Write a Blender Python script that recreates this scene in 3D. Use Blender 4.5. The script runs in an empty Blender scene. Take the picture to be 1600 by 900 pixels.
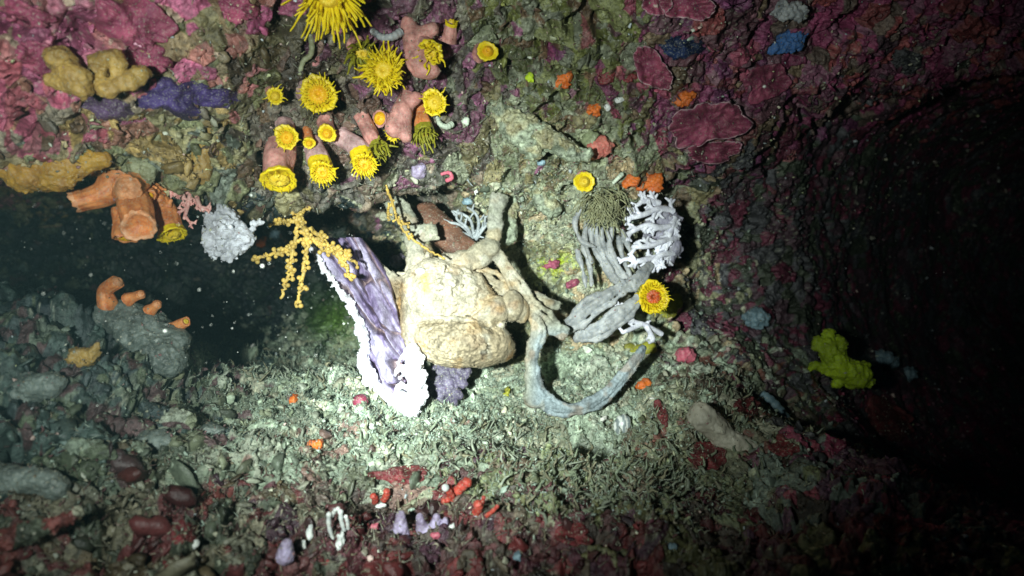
import bpy, math, random
import numpy as np
from mathutils import Vector, Matrix

# ------------------------------------------------------------------ camera, water light, torch
F = 1600 * 24.0 / 36.0                      # focal length in photo pixels
SC = bpy.context.scene
COL = SC.collection
cam_d = bpy.data.cameras.new("camera")
cam_d.lens = 24.0; cam_d.sensor_width = 36.0
cam_d.clip_start = 0.01; cam_d.clip_end = 60.0
cam = bpy.data.objects.new("camera", cam_d); COL.objects.link(cam)
cam.location = (0, 0, 0); cam.rotation_euler = (math.radians(90), 0, 0)
SC.camera = cam
cam_d.dof.use_dof = True; cam_d.dof.focus_distance = 0.645; cam_d.dof.aperture_fstop = 5.0

world = bpy.data.worlds.new("World"); SC.world = world
world.use_nodes = True
bg = world.node_tree.nodes["Background"]
bg.inputs[0].default_value = (0.10, 0.42, 0.55, 1)
bg.inputs[1].default_value = 0.010


def spot(name, loc, target, watts, cone, blend, color, radius):
    d = bpy.data.lights.new(name, 'SPOT')
    d.energy = watts; d.spot_size = math.radians(cone); d.spot_blend = blend
    d.color = color; d.shadow_soft_size = radius
    o = bpy.data.objects.new(name, d); COL.objects.link(o)
    o.location = loc
    o.rotation_euler = (Vector(target) - Vector(loc)).to_track_quat('-Z', 'Y').to_euler()
    return o


TORCH = (-0.150, -0.01, 0.01)               # the diver's torch, held left of the camera
spot("torch_hot_centre", TORCH, (-0.106, 0.66, -0.102), 34.0, 14, 1.0, (0.86, 1.0, 0.96), 0.012)
spot("torch_core", TORCH, (-0.048, 0.68, -0.030), 37.0, 44, 1.0, (0.90, 1.0, 0.95), 0.014)
spot("torch_spill", TORCH, (-0.125, 0.60, 0.110), 15.0, 92, 1.0, (0.90, 1.0, 0.93), 0.016)

SC.view_settings.view_transform = 'Standard'
SC.view_settings.look = 'None'
SC.view_settings.exposure = 0.0
SC.view_settings.gamma = 1.0
SC.cycles.max_bounces = 4
SC.cycles.use_denoising = True

# ------------------------------------------------------------------ maths helpers
rng = np.random.default_rng(7)
random.seed(7)


def P(px, py, D):
    return np.array([(px - 800.0) / F * D, D, (450.0 - py) / F * D])


def _h(ix, iy, iz, seed):
    h = (ix.astype(np.int64) * 374761393 + iy.astype(np.int64) * 668265263 +
         iz.astype(np.int64) * 2147483647 + seed * 974711) & 0xFFFFFFFF
    h = ((h ^ (h >> 13)) * 1274126177) & 0xFFFFFFFF
    h = ((h ^ (h >> 16)) * 2246822519) & 0xFFFFFFFF
    return ((h ^ (h >> 15)) & 0xFFFFFF).astype(np.float32) / 16777215.0


def vnoise(p, seed=0):
    """value noise, about -1..1"""
    i = np.floor(p).astype(np.int64); f = (p - i).astype(np.float32)
    f = f * f * f * (f * (f * 6 - 15) + 10)
    r = 0
    for a in (0, 1):
        wa = f[:, 0] if a else 1 - f[:, 0]
        for b in (0, 1):
            wb = wa * (f[:, 1] if b else 1 - f[:, 1])
            for c in (0, 1):
                wc = wb * (f[:, 2] if c else 1 - f[:, 2])
                r = r + wc * _h(i[:, 0] + a, i[:, 1] + b, i[:, 2] + c, seed)
    return r * 2 - 1


def fbm(p, octv=3, seed=0, gain=0.5):
    r = 0; a = 1.0; s = 0
    for k in range(octv):
        r = r + a * vnoise(p * (2.03 ** k) + 17.3 * k, seed + k); s += a; a *= gain
    return r / s


def voronoi(p, seed=0):
    i = np.floor(p).astype(np.int64); f = (p - i).astype(np.float32)
    best = np.full(len(p), 9.0, np.float32); second = best.copy()
    cid = np.zeros(len(p), np.float32)
    for a in (-1, 0, 1):
        for b in (-1, 0, 1):
            for c in (-1, 0, 1):
                x, y, z = i[:, 0] + a, i[:, 1] + b, i[:, 2] + c
                d = ((a + _h(x, y, z, seed) - f[:, 0]) ** 2 + (b + _h(x, y, z, seed + 1) - f[:, 1]) ** 2 +
                     (c + _h(x, y, z, seed + 2) - f[:, 2]) ** 2)
                m = d < best
                second = np.where(m, best, np.minimum(second, d))
                best = np.where(m, d, best)
                cid = np.where(m, _h(x, y, z, seed + 3), cid)
    return np.sqrt(best), np.sqrt(second), cid


def sstep(a, b, x):
    t = np.clip((x - a) / (b - a), 0, 1)
    return t * t * (3 - 2 * t)


# ------------------------------------------------------------------ materials
MATS = {}


def mat(name, c1, c2=None, scale=180, rough=0.6, bump=0.4, bscale=None, spec=0.35, attr=False, sss=0.0, contrast=0.5, silt=None):
    if silt is None: silt = 0.0 if attr else 0.45
    if name in MATS:
        return MATS[name]
    m = bpy.data.materials.new(name); m.use_nodes = True
    nt = m.node_tree; N = nt.nodes; L = nt.links
    b = N["Principled BSDF"]
    b.inputs["Roughness"].default_value = rough
    b.inputs["Specular IOR Level"].default_value = spec
    tc = N.new("ShaderNodeTexCoord")
    n1 = N.new("ShaderNodeTexNoise"); n1.inputs["Scale"].default_value = scale; n1.inputs["Detail"].default_value = 5
    n1.inputs["Roughness"].default_value = 0.65
    L.new(tc.outputs["Object"], n1.inputs["Vector"])
    if attr:
        at = N.new("ShaderNodeAttribute"); at.attribute_name = "Col"
        mp = N.new("ShaderNodeMapRange")
        mp.inputs["From Min"].default_value = 0.3; mp.inputs["From Max"].default_value = 0.7
        mp.inputs["To Min"].default_value = 1 - contrast; mp.inputs["To Max"].default_value = 1 + contrast
        L.new(n1.outputs["Fac"], mp.inputs["Value"])
        mx = N.new("ShaderNodeVectorMath"); mx.operation = 'SCALE'
        L.new(at.outputs["Color"], mx.inputs[0]); L.new(mp.outputs["Result"], mx.inputs["Scale"])
        L.new(mx.outputs["Vector"], b.inputs["Base Color"])
    else:
        if c2 is None:
            c2 = tuple(min(1, v * 0.55) for v in c1)
        cr = N.new("ShaderNodeValToRGB")
        cr.color_ramp.elements[0].position = 0.36; cr.color_ramp.elements[0].color = (*c2, 1)
        cr.color_ramp.elements[1].position = 0.60; cr.color_ramp.elements[1].color = (*c1, 1)
        L.new(n1.outputs["Fac"], cr.inputs["Fac"]); L.new(cr.outputs["Color"], b.inputs["Base Color"])
    if silt > 0:
        # blotches of another tone, and fine silt caught on the surface
        n4 = N.new("ShaderNodeTexNoise"); n4.inputs["Scale"].default_value = scale * .33; n4.inputs["Detail"].default_value = 3
        L.new(tc.outputs["Object"], n4.inputs["Vector"])
        mp4 = N.new("ShaderNodeMapRange"); mp4.inputs["From Min"].default_value = .35; mp4.inputs["From Max"].default_value = .65
        mp4.inputs["To Min"].default_value = .62; mp4.inputs["To Max"].default_value = 1.18
        L.new(n4.outputs["Fac"], mp4.inputs["Value"])
        sc4 = N.new("ShaderNodeVectorMath"); sc4.operation = 'SCALE'
        L.new(cr.outputs["Color"], sc4.inputs[0]); L.new(mp4.outputs["Result"], sc4.inputs["Scale"])
        n3 = N.new("ShaderNodeTexNoise"); n3.inputs["Scale"].default_value = 750; n3.inputs["Detail"].default_value = 3
        L.new(tc.outputs["Object"], n3.inputs["Vector"])
        mp3 = N.new("ShaderNodeMapRange"); mp3.inputs["From Min"].default_value = .54; mp3.inputs["From Max"].default_value = .68
        mp3.inputs["To Max"].default_value = silt
        L.new(n3.outputs["Fac"], mp3.inputs["Value"])
        mx3 = N.new("ShaderNodeMix"); mx3.data_type = 'RGBA'
        L.new(mp3.outputs["Result"], mx3.inputs[0]); L.new(sc4.outputs["Vector"], mx3.inputs[6]); mx3.inputs[7].default_value = (.36, .37, .28, 1)
        L.new(mx3.outputs[2], b.inputs["Base Color"])
    n2 = N.new("ShaderNodeTexNoise"); n2.inputs["Scale"].default_value = bscale or scale * 2.2
    n2.inputs["Detail"].default_value = 6; n2.inputs["Roughness"].default_value = 0.6
    L.new(tc.outputs["Object"], n2.inputs["Vector"])
    bp = N.new("ShaderNodeBump"); bp.inputs["Strength"].default_value = bump; bp.inputs["Distance"].default_value = 0.002
    L.new(n2.outputs["Fac"], bp.inputs["Height"]); L.new(bp.outputs["Normal"], b.inputs["Normal"])
    if sss > 0:
        b.inputs["Subsurface Weight"].default_value = sss
        b.inputs["Subsurface Radius"].default_value = (0.004, 0.003, 0.002)
        b.inputs["Subsurface Scale"].default_value = 1.0
    MATS[name] = m
    return m


M_ROCK = mat("encrusted_rock", (1, 1, 1), attr=True, scale=260, bump=0.8, bscale=480, rough=0.36, spec=0.55, contrast=0.65)
M_TURF = mat("shaggy_turf", (1, 1, 1), attr=True, scale=300, bump=0.3, rough=0.6, contrast=0.4)
M_BITS = mat("shell_bits", (1, 1, 1), attr=True, scale=300, bump=0.4, rough=0.35, spec=0.5, contrast=0.35)


# ------------------------------------------------------------------ object helpers
def new_mesh(name, v, f, m, parent=None, loc=None, col=None, smooth=True, edges=None):
    """v (n,3) in world (or local) space; loc shifts the origin there"""
    v = np.asarray(v, np.float32)
    f = np.asarray(f)
    me = bpy.data.meshes.new(name)
    if loc is not None:
        v = v - np.asarray(loc, np.float32)
    n = len(v); k = f.shape[1]; nf = len(f)
    me.vertices.add(n); me.vertices.foreach_set("co", v.ravel())
    me.loops.add(nf * k); me.loops.foreach_set("vertex_index", f.astype(np.int32).ravel())
    me.polygons.add(nf); me.polygons.foreach_set("loop_start", np.arange(0, nf * k, k, dtype=np.int32))
    if smooth:
        me.polygons.foreach_set("use_smooth", np.ones(nf, bool))
    if col is not None:
        ca = me.color_attributes.new("Col", 'FLOAT_COLOR', 'POINT')
        c4 = np.ones((n, 4), np.float32); c4[:, :3] = col
        ca.data.foreach_set("color", c4.ravel())
    me.update(calc_edges=True); me.validate()
    me.materials.append(m)
    o = bpy.data.objects.new(name, me); COL.objects.link(o)
    if loc is not None:
        o.location = [float(t) for t in loc]
    if parent is not None:
        o.parent = parent
    return o


def tag(o, label=None, cat=None, group=None, kind=None):
    if label: o["label"] = label
    if cat: o["category"] = cat
    if group: o["group"] = group
    if kind: o["kind"] = kind
    return o


def empty(name, loc, label, cat, group=None):
    o = bpy.data.objects.new(name, None); COL.objects.link(o)
    o.location = [float(t) for t in loc]; o.empty_display_size = 0.01
    return tag(o, label, cat, group)


def part(name, v, f, m, root, col=None):
    """geometry given in world space, stored relative to its root"""
    l = np.array(root.location, np.float32)
    r = root
    while r.parent is not None:
        r = r.parent; l = l + np.array(r.location, np.float32)
    return new_mesh(name, np.asarray(v, np.float32) - l, f, m, parent=root, col=col)


def surface_nets(vals, org, vox):
    s = vals < 0
    nx, ny, nz = vals.shape
    acc = np.zeros((nx - 1, ny - 1, nz - 1, 3), np.float32); cnt = np.zeros((nx - 1, ny - 1, nz - 1), np.float32)
    corners = [(a, b, c) for a in (0, 1) for b in (0, 1) for c in (0, 1)]

    def sl(c):
        return tuple(slice(c[i], vals.shape[i] - 1 + c[i]) for i in range(3))
    for c0 in corners:
        for ax in range(3):
            if c0[ax] == 1: continue
            c1 = list(c0); c1[ax] = 1
            v0 = vals[sl(c0)]; v1 = vals[sl(c1)]
            cr = s[sl(c0)] != s[sl(c1)]
            t = np.where(cr, v0 / np.where(cr, v0 - v1, 1), 0)
            for k in range(3):
                acc[..., k] += np.where(cr, (t if k == ax else c0[k]), 0)
            cnt += cr
    act = cnt > 0
    idx = np.full(act.shape, -1, np.int64); idx[act] = np.arange(act.sum())
    ijk = np.argwhere(act)
    v = (ijk + acc[act] / cnt[act][:, None]) * vox + org
    quads = []
    for ax in range(3):
        b, c = (ax + 1) % 3, (ax + 2) % 3
        sl0 = [slice(None)] * 3; sl1 = [slice(None)] * 3
        sl0[ax] = slice(0, -1); sl1[ax] = slice(1, None)
        for q in (b, c):
            sl0[q] = slice(1, -1); sl1[q] = slice(1, -1)
        e0 = s[tuple(sl0)]; e1 = s[tuple(sl1)]
        for flip in (False, True):
            m = (e0 & ~e1) if not flip else (~e0 & e1)
            w = np.argwhere(m)
            if len(w) == 0: continue
            w[:, b] += 1; w[:, c] += 1

            def at(db, dc):
                t = w.copy(); t[:, b] += db; t[:, c] += dc
                return idx[t[:, 0], t[:, 1], t[:, 2]]
            q = np.stack([at(-1, -1), at(0, -1), at(0, 0), at(-1, 0)], 1)
            quads.append(q[:, ::-1] if flip else q)
    return v, np.concatenate(quads)


def implicit(prims, vox=0.0012, k=0.004, noise=None, seed=0, mask=None):
    """prims: ('s',c,(rx,ry,rz)) ellipsoid, ('c',a,b,ra,rb) tapered capsule, optional trailing k, world metres"""
    lo = np.full(3, 1e9); hi = -lo
    for p in prims:
        if p[0] == 's':
            lo = np.minimum(lo, p[1] - np.max(p[2])); hi = np.maximum(hi, p[1] + np.max(p[2]))
        else:
            r = max(p[3], p[4])
            lo = np.minimum(lo, np.minimum(p[1], p[2]) - r); hi = np.maximum(hi, np.maximum(p[1], p[2]) + r)
    pad = 0.004 + vox * 3 + k * 0.5
    lo -= pad; hi += pad
    dims = np.ceil((hi - lo) / vox).astype(int) + 1
    vals = np.full(dims, 0.02, np.float32)
    ax = [lo[i] + np.arange(dims[i]) * vox for i in range(3)]
    for p in prims:
        kk = k
        if p[0] == 's':
            a0 = p[1] - np.array(p[2]) - 0.02; a1 = p[1] + np.array(p[2]) + 0.02
            if len(p) > 3: kk = p[3]
        else:
            r = max(p[3], p[4]) + 0.02
            a0 = np.minimum(p[1], p[2]) - r; a1 = np.maximum(p[1], p[2]) + r
            if len(p) > 5: kk = p[5]
        i0 = np.clip(((a0 - lo) / vox).astype(int), 0, dims - 1); i1 = np.clip(((a1 - lo) / vox).astype(int) + 1, 1, dims)
        sl = tuple(slice(i0[i], i1[i]) for i in range(3))
        X = ax[0][sl[0]][:, None, None]; Y = ax[1][sl[1]][None, :, None]; Z = ax[2][sl[2]][None, None, :]
        if p[0] == 's':
            rr = np.array(p[2])
            q = np.sqrt(((X - p[1][0]) / rr[0]) ** 2 + ((Y - p[1][1]) / rr[1]) ** 2 + ((Z - p[1][2]) / rr[2]) ** 2)
            d = (q - 1) * rr.min()
        else:
            ab = p[2] - p[1]; L2 = max(1e-12, float(ab @ ab))
            t = np.clip(((X - p[1][0]) * ab[0] + (Y - p[1][1]) * ab[1] + (Z - p[1][2]) * ab[2]) / L2, 0, 1)
            d = np.sqrt((X - p[1][0] - t * ab[0]) ** 2 + (Y - p[1][1] - t * ab[1]) ** 2 + (Z - p[1][2] - t * ab[2]) ** 2)
            d = d - (p[3] + (p[4] - p[3]) * t)
        d = d.astype(np.float32)
        cur = vals[sl]
        h = np.clip(0.5 + 0.5 * (cur - d) / kk, 0, 1)
        vals[sl] = cur * (1 - h) + d * h - kk * h * (1 - h)
    if noise:
        G = np.stack(np.meshgrid(*ax, indexing='ij'), -1).reshape(-1, 3)
        near = np.abs(vals.ravel()) < 0.012
        flat = vals.ravel()
        pts = G[near]
        mk = 1.0 if mask is None else mask(pts)
        for (amp, size, typ) in noise:
            if typ == 'v':
                f1, f2, _ = voronoi(pts / size, seed)
                flat[near] += mk * amp * (f1 - 0.45)
            else:
                flat[near] += mk * amp * fbm(pts / size, 3, seed)
        vals = flat.reshape(dims)
    vals[0] = vals[-1] = 0.01; vals[:, 0] = vals[:, -1] = 0.01; vals[:, :, 0] = vals[:, :, -1] = 0.01
    return surface_nets(vals, lo, vox)


def tube(pts, rad, sides=8, cap=True):
    """tapered tube along points, closed ends"""
    pts = np.asarray(pts, float); n = len(pts)
    rad = np.broadcast_to(np.asarray(rad, float), (n,))
    T = np.gradient(pts, axis=0); T /= np.linalg.norm(T, axis=1)[:, None] + 1e-12
    up = np.array([0.31, 0.52, 0.79]); A = np.cross(T, up); A /= np.linalg.norm(A, axis=1)[:, None] + 1e-9
    B = np.cross(T, A)
    th = np.linspace(0, 2 * np.pi, sides, endpoint=False)
    v = (pts[:, None] + rad[:, None, None] * (np.cos(th)[None, :, None] * A[:, None] + np.sin(th)[None, :, None] * B[:, None])).reshape(-1, 3)
    i = np.arange(n - 1)[:, None] * sides; j = np.arange(sides)[None]
    j2 = (j + 1) % sides
    f = np.stack([i + j, i + j2, i + sides + j2, i + sides + j], -1).reshape(-1, 4)
    v = np.concatenate([v, pts[:1] - T[:1] * rad[0] * 0.6, pts[-1:] + T[-1:] * rad[-1] * 0.8])
    e0, e1 = len(v) - 2, len(v) - 1
    jj = np.arange(sides); jn = (jj + 1) % sides
    c0 = np.stack([jn, jj, np.full(sides, e0), np.full(sides, e0)], 1)
    b0 = (n - 1) * sides
    c1 = np.stack([b0 + jj, b0 + jn, np.full(sides, e1), np.full(sides, e1)], 1)
    return v, f, np.concatenate([c0[:, :3], c1[:, :3]])


class Geo:
    """collects pieces as triangles"""
    def __init__(s): s.v = []; s.f = []; s.c = []; s.n = 0

    def add(s, v, f, col=None):
        f = np.asarray(f)
        if f.shape[1] == 4:
            f = np.concatenate([f[:, [0, 1, 2]], f[:, [0, 2, 3]]])
        s.v.append(np.asarray(v)); s.f.append(f + s.n); s.n += len(v)
        s.c.append(np.broadcast_to(np.asarray(col if col is not None else (1, 1, 1), float), (len(v), 3)))

    def tube(s, pts, rad, sides=7, col=None):
        v, f, t = tube(pts, rad, sides)
        f = np.concatenate([f[:, [0, 1, 2]], f[:, [0, 2, 3]], t])
        s.add(v, f, col)

    def ball(s, c, r, col=None, squash=(1, 1, 1), rot=None):
        v = ICO_V * r * np.array(squash)
        if rot is not None: v = v @ rot.T
        s.add(v + c, ICO_F, col)

    def get(s): return np.concatenate(s.v), np.concatenate(s.f), np.concatenate(s.c)


def _ico(sub=1):
    import bmesh
    bm = bmesh.new(); bmesh.ops.create_icosphere(bm, subdivisions=sub, radius=1)
    bm.verts.ensure_lookup_table()
    v = np.array([x.co[:] for x in bm.verts]); f = np.array([[q.index for q in p.verts] for p in bm.faces]); bm.free()
    return v, f


ICO_V, ICO_F = _ico(2)
ICO1_V, ICO1_F = _ico(1)


def catmull(pts, n):
    pts = np.asarray(pts, float); m = len(pts)
    t = np.linspace(0, m - 1, n); i = np.clip(t.astype(int), 0, m - 2); u = (t - i)[:, None]
    p0 = pts[np.clip(i - 1, 0, m - 1)]; p1 = pts[i]; p2 = pts[i + 1]; p3 = pts[np.clip(i + 2, 0, m - 1)]
    return 0.5 * (2 * p1 + (p2 - p0) * u + (2 * p0 - 5 * p1 + 4 * p2 - p3) * u ** 2 + (3 * p1 - p0 - 3 * p2 + p3) * u ** 3)


# ------------------------------------------------------------------ the rock: seabed, cave wall, overhang
# every station is a cut through the crevice: (image row, distance) from the seabed near the diver,
# over its crest, up the back wall, out along the ceiling, round the lip and up the front of the overhang
ST = {
 -600: [(1250,.33),(900,.36),(760,.40),(620,.44),(480,.52),(490,.80),(430,1.1),(360,1.2),(280,1.1),(230,.80),(260,.50),(150,.44),(0,.41),(-350,.40)],
 -150: [(1250,.34),(900,.37),(770,.41),(630,.45),(480,.53),(490,.80),(430,1.1),(360,1.2),(280,1.1),(230,.80),(265,.52),(150,.46),(0,.43),(-350,.41)],
  100: [(1250,.36),(900,.40),(780,.45),(660,.48),(470,.58),(480,.80),(420,1.1),(360,1.2),(290,1.1),(235,.82),(275,.56),(160,.50),(0,.46),(-350,.43)],
  200: [(1250,.37),(900,.41),(780,.46),(670,.50),(490,.61),(495,.80),(440,1.1),(370,1.2),(300,1.1),(245,.84),(280,.58),(170,.52),(0,.48),(-350,.44)],
  300: [(1250,.38),(900,.42),(790,.47),(690,.52),(560,.65),(550,.82),(500,1.1),(410,1.2),(330,1.1),(290,.86),(330,.60),(190,.55),(0,.50),(-350,.45)],
  450: [(1250,.40),(900,.44),(790,.50),(690,.56),(585,.69),(570,.85),(530,1.05),(440,1.15),(360,1.05),(310,.85),(325,.64),(190,.59),(0,.53),(-350,.46)],
  560: [(1250,.40),(900,.45),(790,.51),(700,.57),(590,.69),(575,.79),(530,.92),(450,.96),(370,.92),(310,.82),(318,.67),(190,.62),(0,.56),(-350,.48)],
  660: [(1250,.40),(900,.45),(790,.52),(720,.57),(650,.66),(600,.74),(530,.80),(440,.83),(370,.83),(305,.79),(290,.69),(190,.65),(0,.58),(-350,.50)],
  800: [(1250,.40),(900,.45),(780,.52),(705,.59),(660,.68),(600,.725),(530,.76),(440,.78),(360,.76),(310,.73),(260,.70),(150,.66),(0,.59),(-350,.50)],
  950: [(1250,.40),(900,.45),(785,.52),(712,.59),(665,.69),(600,.73),(530,.76),(440,.77),(360,.75),(310,.72),(255,.70),(150,.66),(0,.60),(-350,.50)],
 1080: [(1250,.40),(900,.45),(790,.53),(705,.59),(620,.68),(570,.77),(500,.82),(430,.84),(350,.82),(300,.78),(240,.71),(130,.66),(0,.60),(-350,.50)],
 1250: [(1250,.40),(900,.44),(800,.51),(730,.56),(670,.63),(660,.76),(590,.84),(450,.90),(320,.90),(210,.85),(160,.76),(90,.70),(0,.66),(-350,.52)],
 1500: [(1250,.39),(920,.43),(860,.47),(825,.50),(790,.55),(780,.85),(680,1.1),(480,1.3),(290,1.25),(180,1.05),(120,.80),(70,.75),(0,.70),(-350,.55)],
 1800: [(1250,.39),(960,.42),(920,.45),(890,.48),(860,.52),(840,.85),(690,1.2),(480,1.45),(280,1.35),(150,1.1),(90,.82),(50,.77),(0,.72),(-350,.56)],
 2400: [(1250,.39),(990,.42),(960,.45),(930,.48),(900,.52),(860,.85),(690,1.2),(480,1.45),(270,1.35),(140,1.1),(80,.82),(40,.77),(0,.72),(-350,.56)],
}
keys = np.array(sorted(ST), float)
arr = np.array([ST[int(k)] for k in keys], float)                  # (stations, 14, 2)
seg_n = [56, 90, 80, 80, 60, 70, 80, 90, 70, 80, 90, 130, 70]
rows_t = np.concatenate([s + np.arange(n) / n for s, n in enumerate(seg_n)] + [[13.0]])
NV = len(rows_t)


def cm_rows(a):                                                    # a (14,2) -> (NV,2)
    i = np.clip(rows_t.astype(int), 0, 12); u = (rows_t - i)[:, None]
    p0 = a[np.clip(i - 1, 0, 13)]; p1 = a[i]; p2 = a[i + 1]; p3 = a[np.clip(i + 2, 0, 13)]
    c = 0.5 * (2 * p1 + (p2 - p0) * u + (2 * p0 - 5 * p1 + 4 * p2 - p3) * u ** 2 + (3 * p1 - p0 - 3 * p2 + p3) * u ** 3)
    l = p1 + (p2 - p1) * u
    return 0.7 * c + 0.3 * l


prof = np.stack([cm_rows(a) for a in arr])                         # (S,NV,2)
UX = np.concatenate([np.linspace(-560, -60, 90, endpoint=False), np.linspace(-60, 1680, 1020), np.linspace(1684, 2300, 90)])
NU = len(UX)
si = np.clip(np.searchsorted(keys, UX, side='right') - 1, 0, len(keys) - 2)
su = (UX - keys[si]) / (keys[si + 1] - keys[si])
# monotone cubic-ish blend along the crevice
m_ = np.zeros_like(prof)
dl = np.diff(prof, axis=0) / np.diff(keys)[:, None, None]
same = (dl[:-1] * dl[1:]) > 0
m_[1:-1] = np.where(same, 2 * dl[:-1] * dl[1:] / np.where(same, dl[:-1] + dl[1:], 1), 0)
hh = (keys[si + 1] - keys[si])[:, None, None]; s3 = su[:, None, None]
SH = ((2 * s3 ** 3 - 3 * s3 ** 2 + 1) * prof[si] + (s3 ** 3 - 2 * s3 ** 2 + s3) * hh * m_[si] +
      (-2 * s3 ** 3 + 3 * s3 ** 2) * prof[si + 1] + (s3 ** 3 - s3 ** 2) * hh * m_[si + 1])   # (NU,NV,2)
PX = np.repeat(UX[:, None], NV, 1); PY = SH[..., 0]; DD = SH[..., 1]
BASE = np.stack([(PX - 800) / F * DD, DD, (450 - PY) / F * DD], -1)


def grid_normals(G):
    du = np.gradient(G, axis=0); dv = np.gradient(G, axis=1)
    n = np.cross(dv, du); n /= np.linalg.norm(n, axis=-1, keepdims=True) + 1e-12
    return n


NRM = grid_normals(BASE)
if NRM[NU // 2, int(0.3 * NV), 1] > 0: NRM = -NRM
flat = BASE.reshape(-1, 3); fx = PX.ravel(); fy = PY.ravel()
frow = np.repeat(rows_t[None], NU, 0).ravel()
calm = 1 - 0.55 * np.exp(-(((fx - 730) / 170) ** 2 + ((fy - 560) / 120) ** 2))      # fewer bumps where the crab clings
rough_left = sstep(500, 250, fx) * sstep(380, 480, fy)
disp = 0.020 * fbm(flat / 0.085, 2, 3) * calm
f1, f2, _ = voronoi((flat + 0.006 * np.stack([vnoise(flat / 0.012, 90 + k) for k in range(3)], 1)) / 0.030, 11)
disp += 0.011 * (0.55 - f1) * calm
g1, g2, cidb = voronoi((flat + 0.003 * np.stack([vnoise(flat / 0.006, 70 + k) for k in range(3)], 1)) / 0.0115, 21)
disp += (0.0045 + 0.002 * rough_left) * (0.55 - g1) * (0.5 + cidb)
rd = np.abs(fbm(flat / 0.016, 3, 31)); disp += 0.007 * (rd - 0.2)
disp += 0.0022 * fbm(flat / 0.0045, 2, 41)
h1, h2, _ = voronoi((flat + 0.012 * np.stack([vnoise(flat / 0.03, 80 + k) for k in range(3)], 1)) / np.array([.075, .05, .045]), 61)
disp += 0.020 * (0.5 - h1) * np.clip(rough_left + .5 * sstep(720, 800, fy), 0, 1)
disp -= 0.014 * sstep(.10, .0, h2 - h1) * np.clip(rough_left + .5 * sstep(720, 800, fy), 0, 1)
# every patch of crust is a layer of its own thickness, with a lobed margin
wp = flat + 0.007 * np.stack([fbm(flat / 0.02, 2, 100 + k) for k in range(3)], 1)
a1, a2, pidA = voronoi(wp / 0.024, 200); b1, b2, pidB = voronoi(wp / 0.009, 230)
bigp = vnoise(flat / 0.03, 260) > -0.15
disp += np.where(bigp, 0.0042 * ((pidA * 57.1) % 1.0 - .5) - .0022 * sstep(.10, .0, a2 - a1), 0.0024 * ((pidB * 57.1) % 1.0 - .5) - .0012 * sstep(.14, .0, b2 - b1))
# pits and holes in the old rock
pit2 = sstep(0.30, 0.55, fbm(flat / 0.013, 2, 57)); disp -= 0.009 * pit2 * (0.35 + 0.65 * calm)
pit = sstep(0.42, 0.62, fbm(flat / 0.030, 2, 55)); disp -= 0.018 * pit * calm
deepr = sstep(1180, 1400, fx) * sstep(4.6, 5.6, frow) * sstep(9.6, 8.6, frow)
disp *= 1 - .75 * deepr
disp += .018 * deepr * fbm(flat / .16, 2, 77)
for hx, hy, hr in ((752, 436, 20), (800, 528, 20), (866, 568, 17), (806, 398, 17), (845, 455, 12)):          # hollows added so the gaps behind the crab's limbs go black
    disp -= 0.045 * np.exp(-((fx - hx) ** 2 + (fy - hy) ** 2) / hr ** 2)
# the dark slot under the ledge the crab stands over, and the groove above the pink crust
disp -= 0.050 * np.exp(-(((fx - 890) / 85) ** 4 + ((fy - 684) / 15) ** 2))
disp -= 0.030 * np.exp(-((((fx - 140) * 0.8 + (fy - 55) * 0.6) / 55) ** 2 + (((fy - 55) * 0.8 - (fx - 140) * 0.5) / 16) ** 2))
SURF = (flat + NRM.reshape(-1, 3) * disp[:, None]).reshape(NU, NV, 3)
SN = grid_normals(SURF)
if SN[NU // 2, int(0.3 * NV), 1] > 0: SN = -SN

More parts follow.
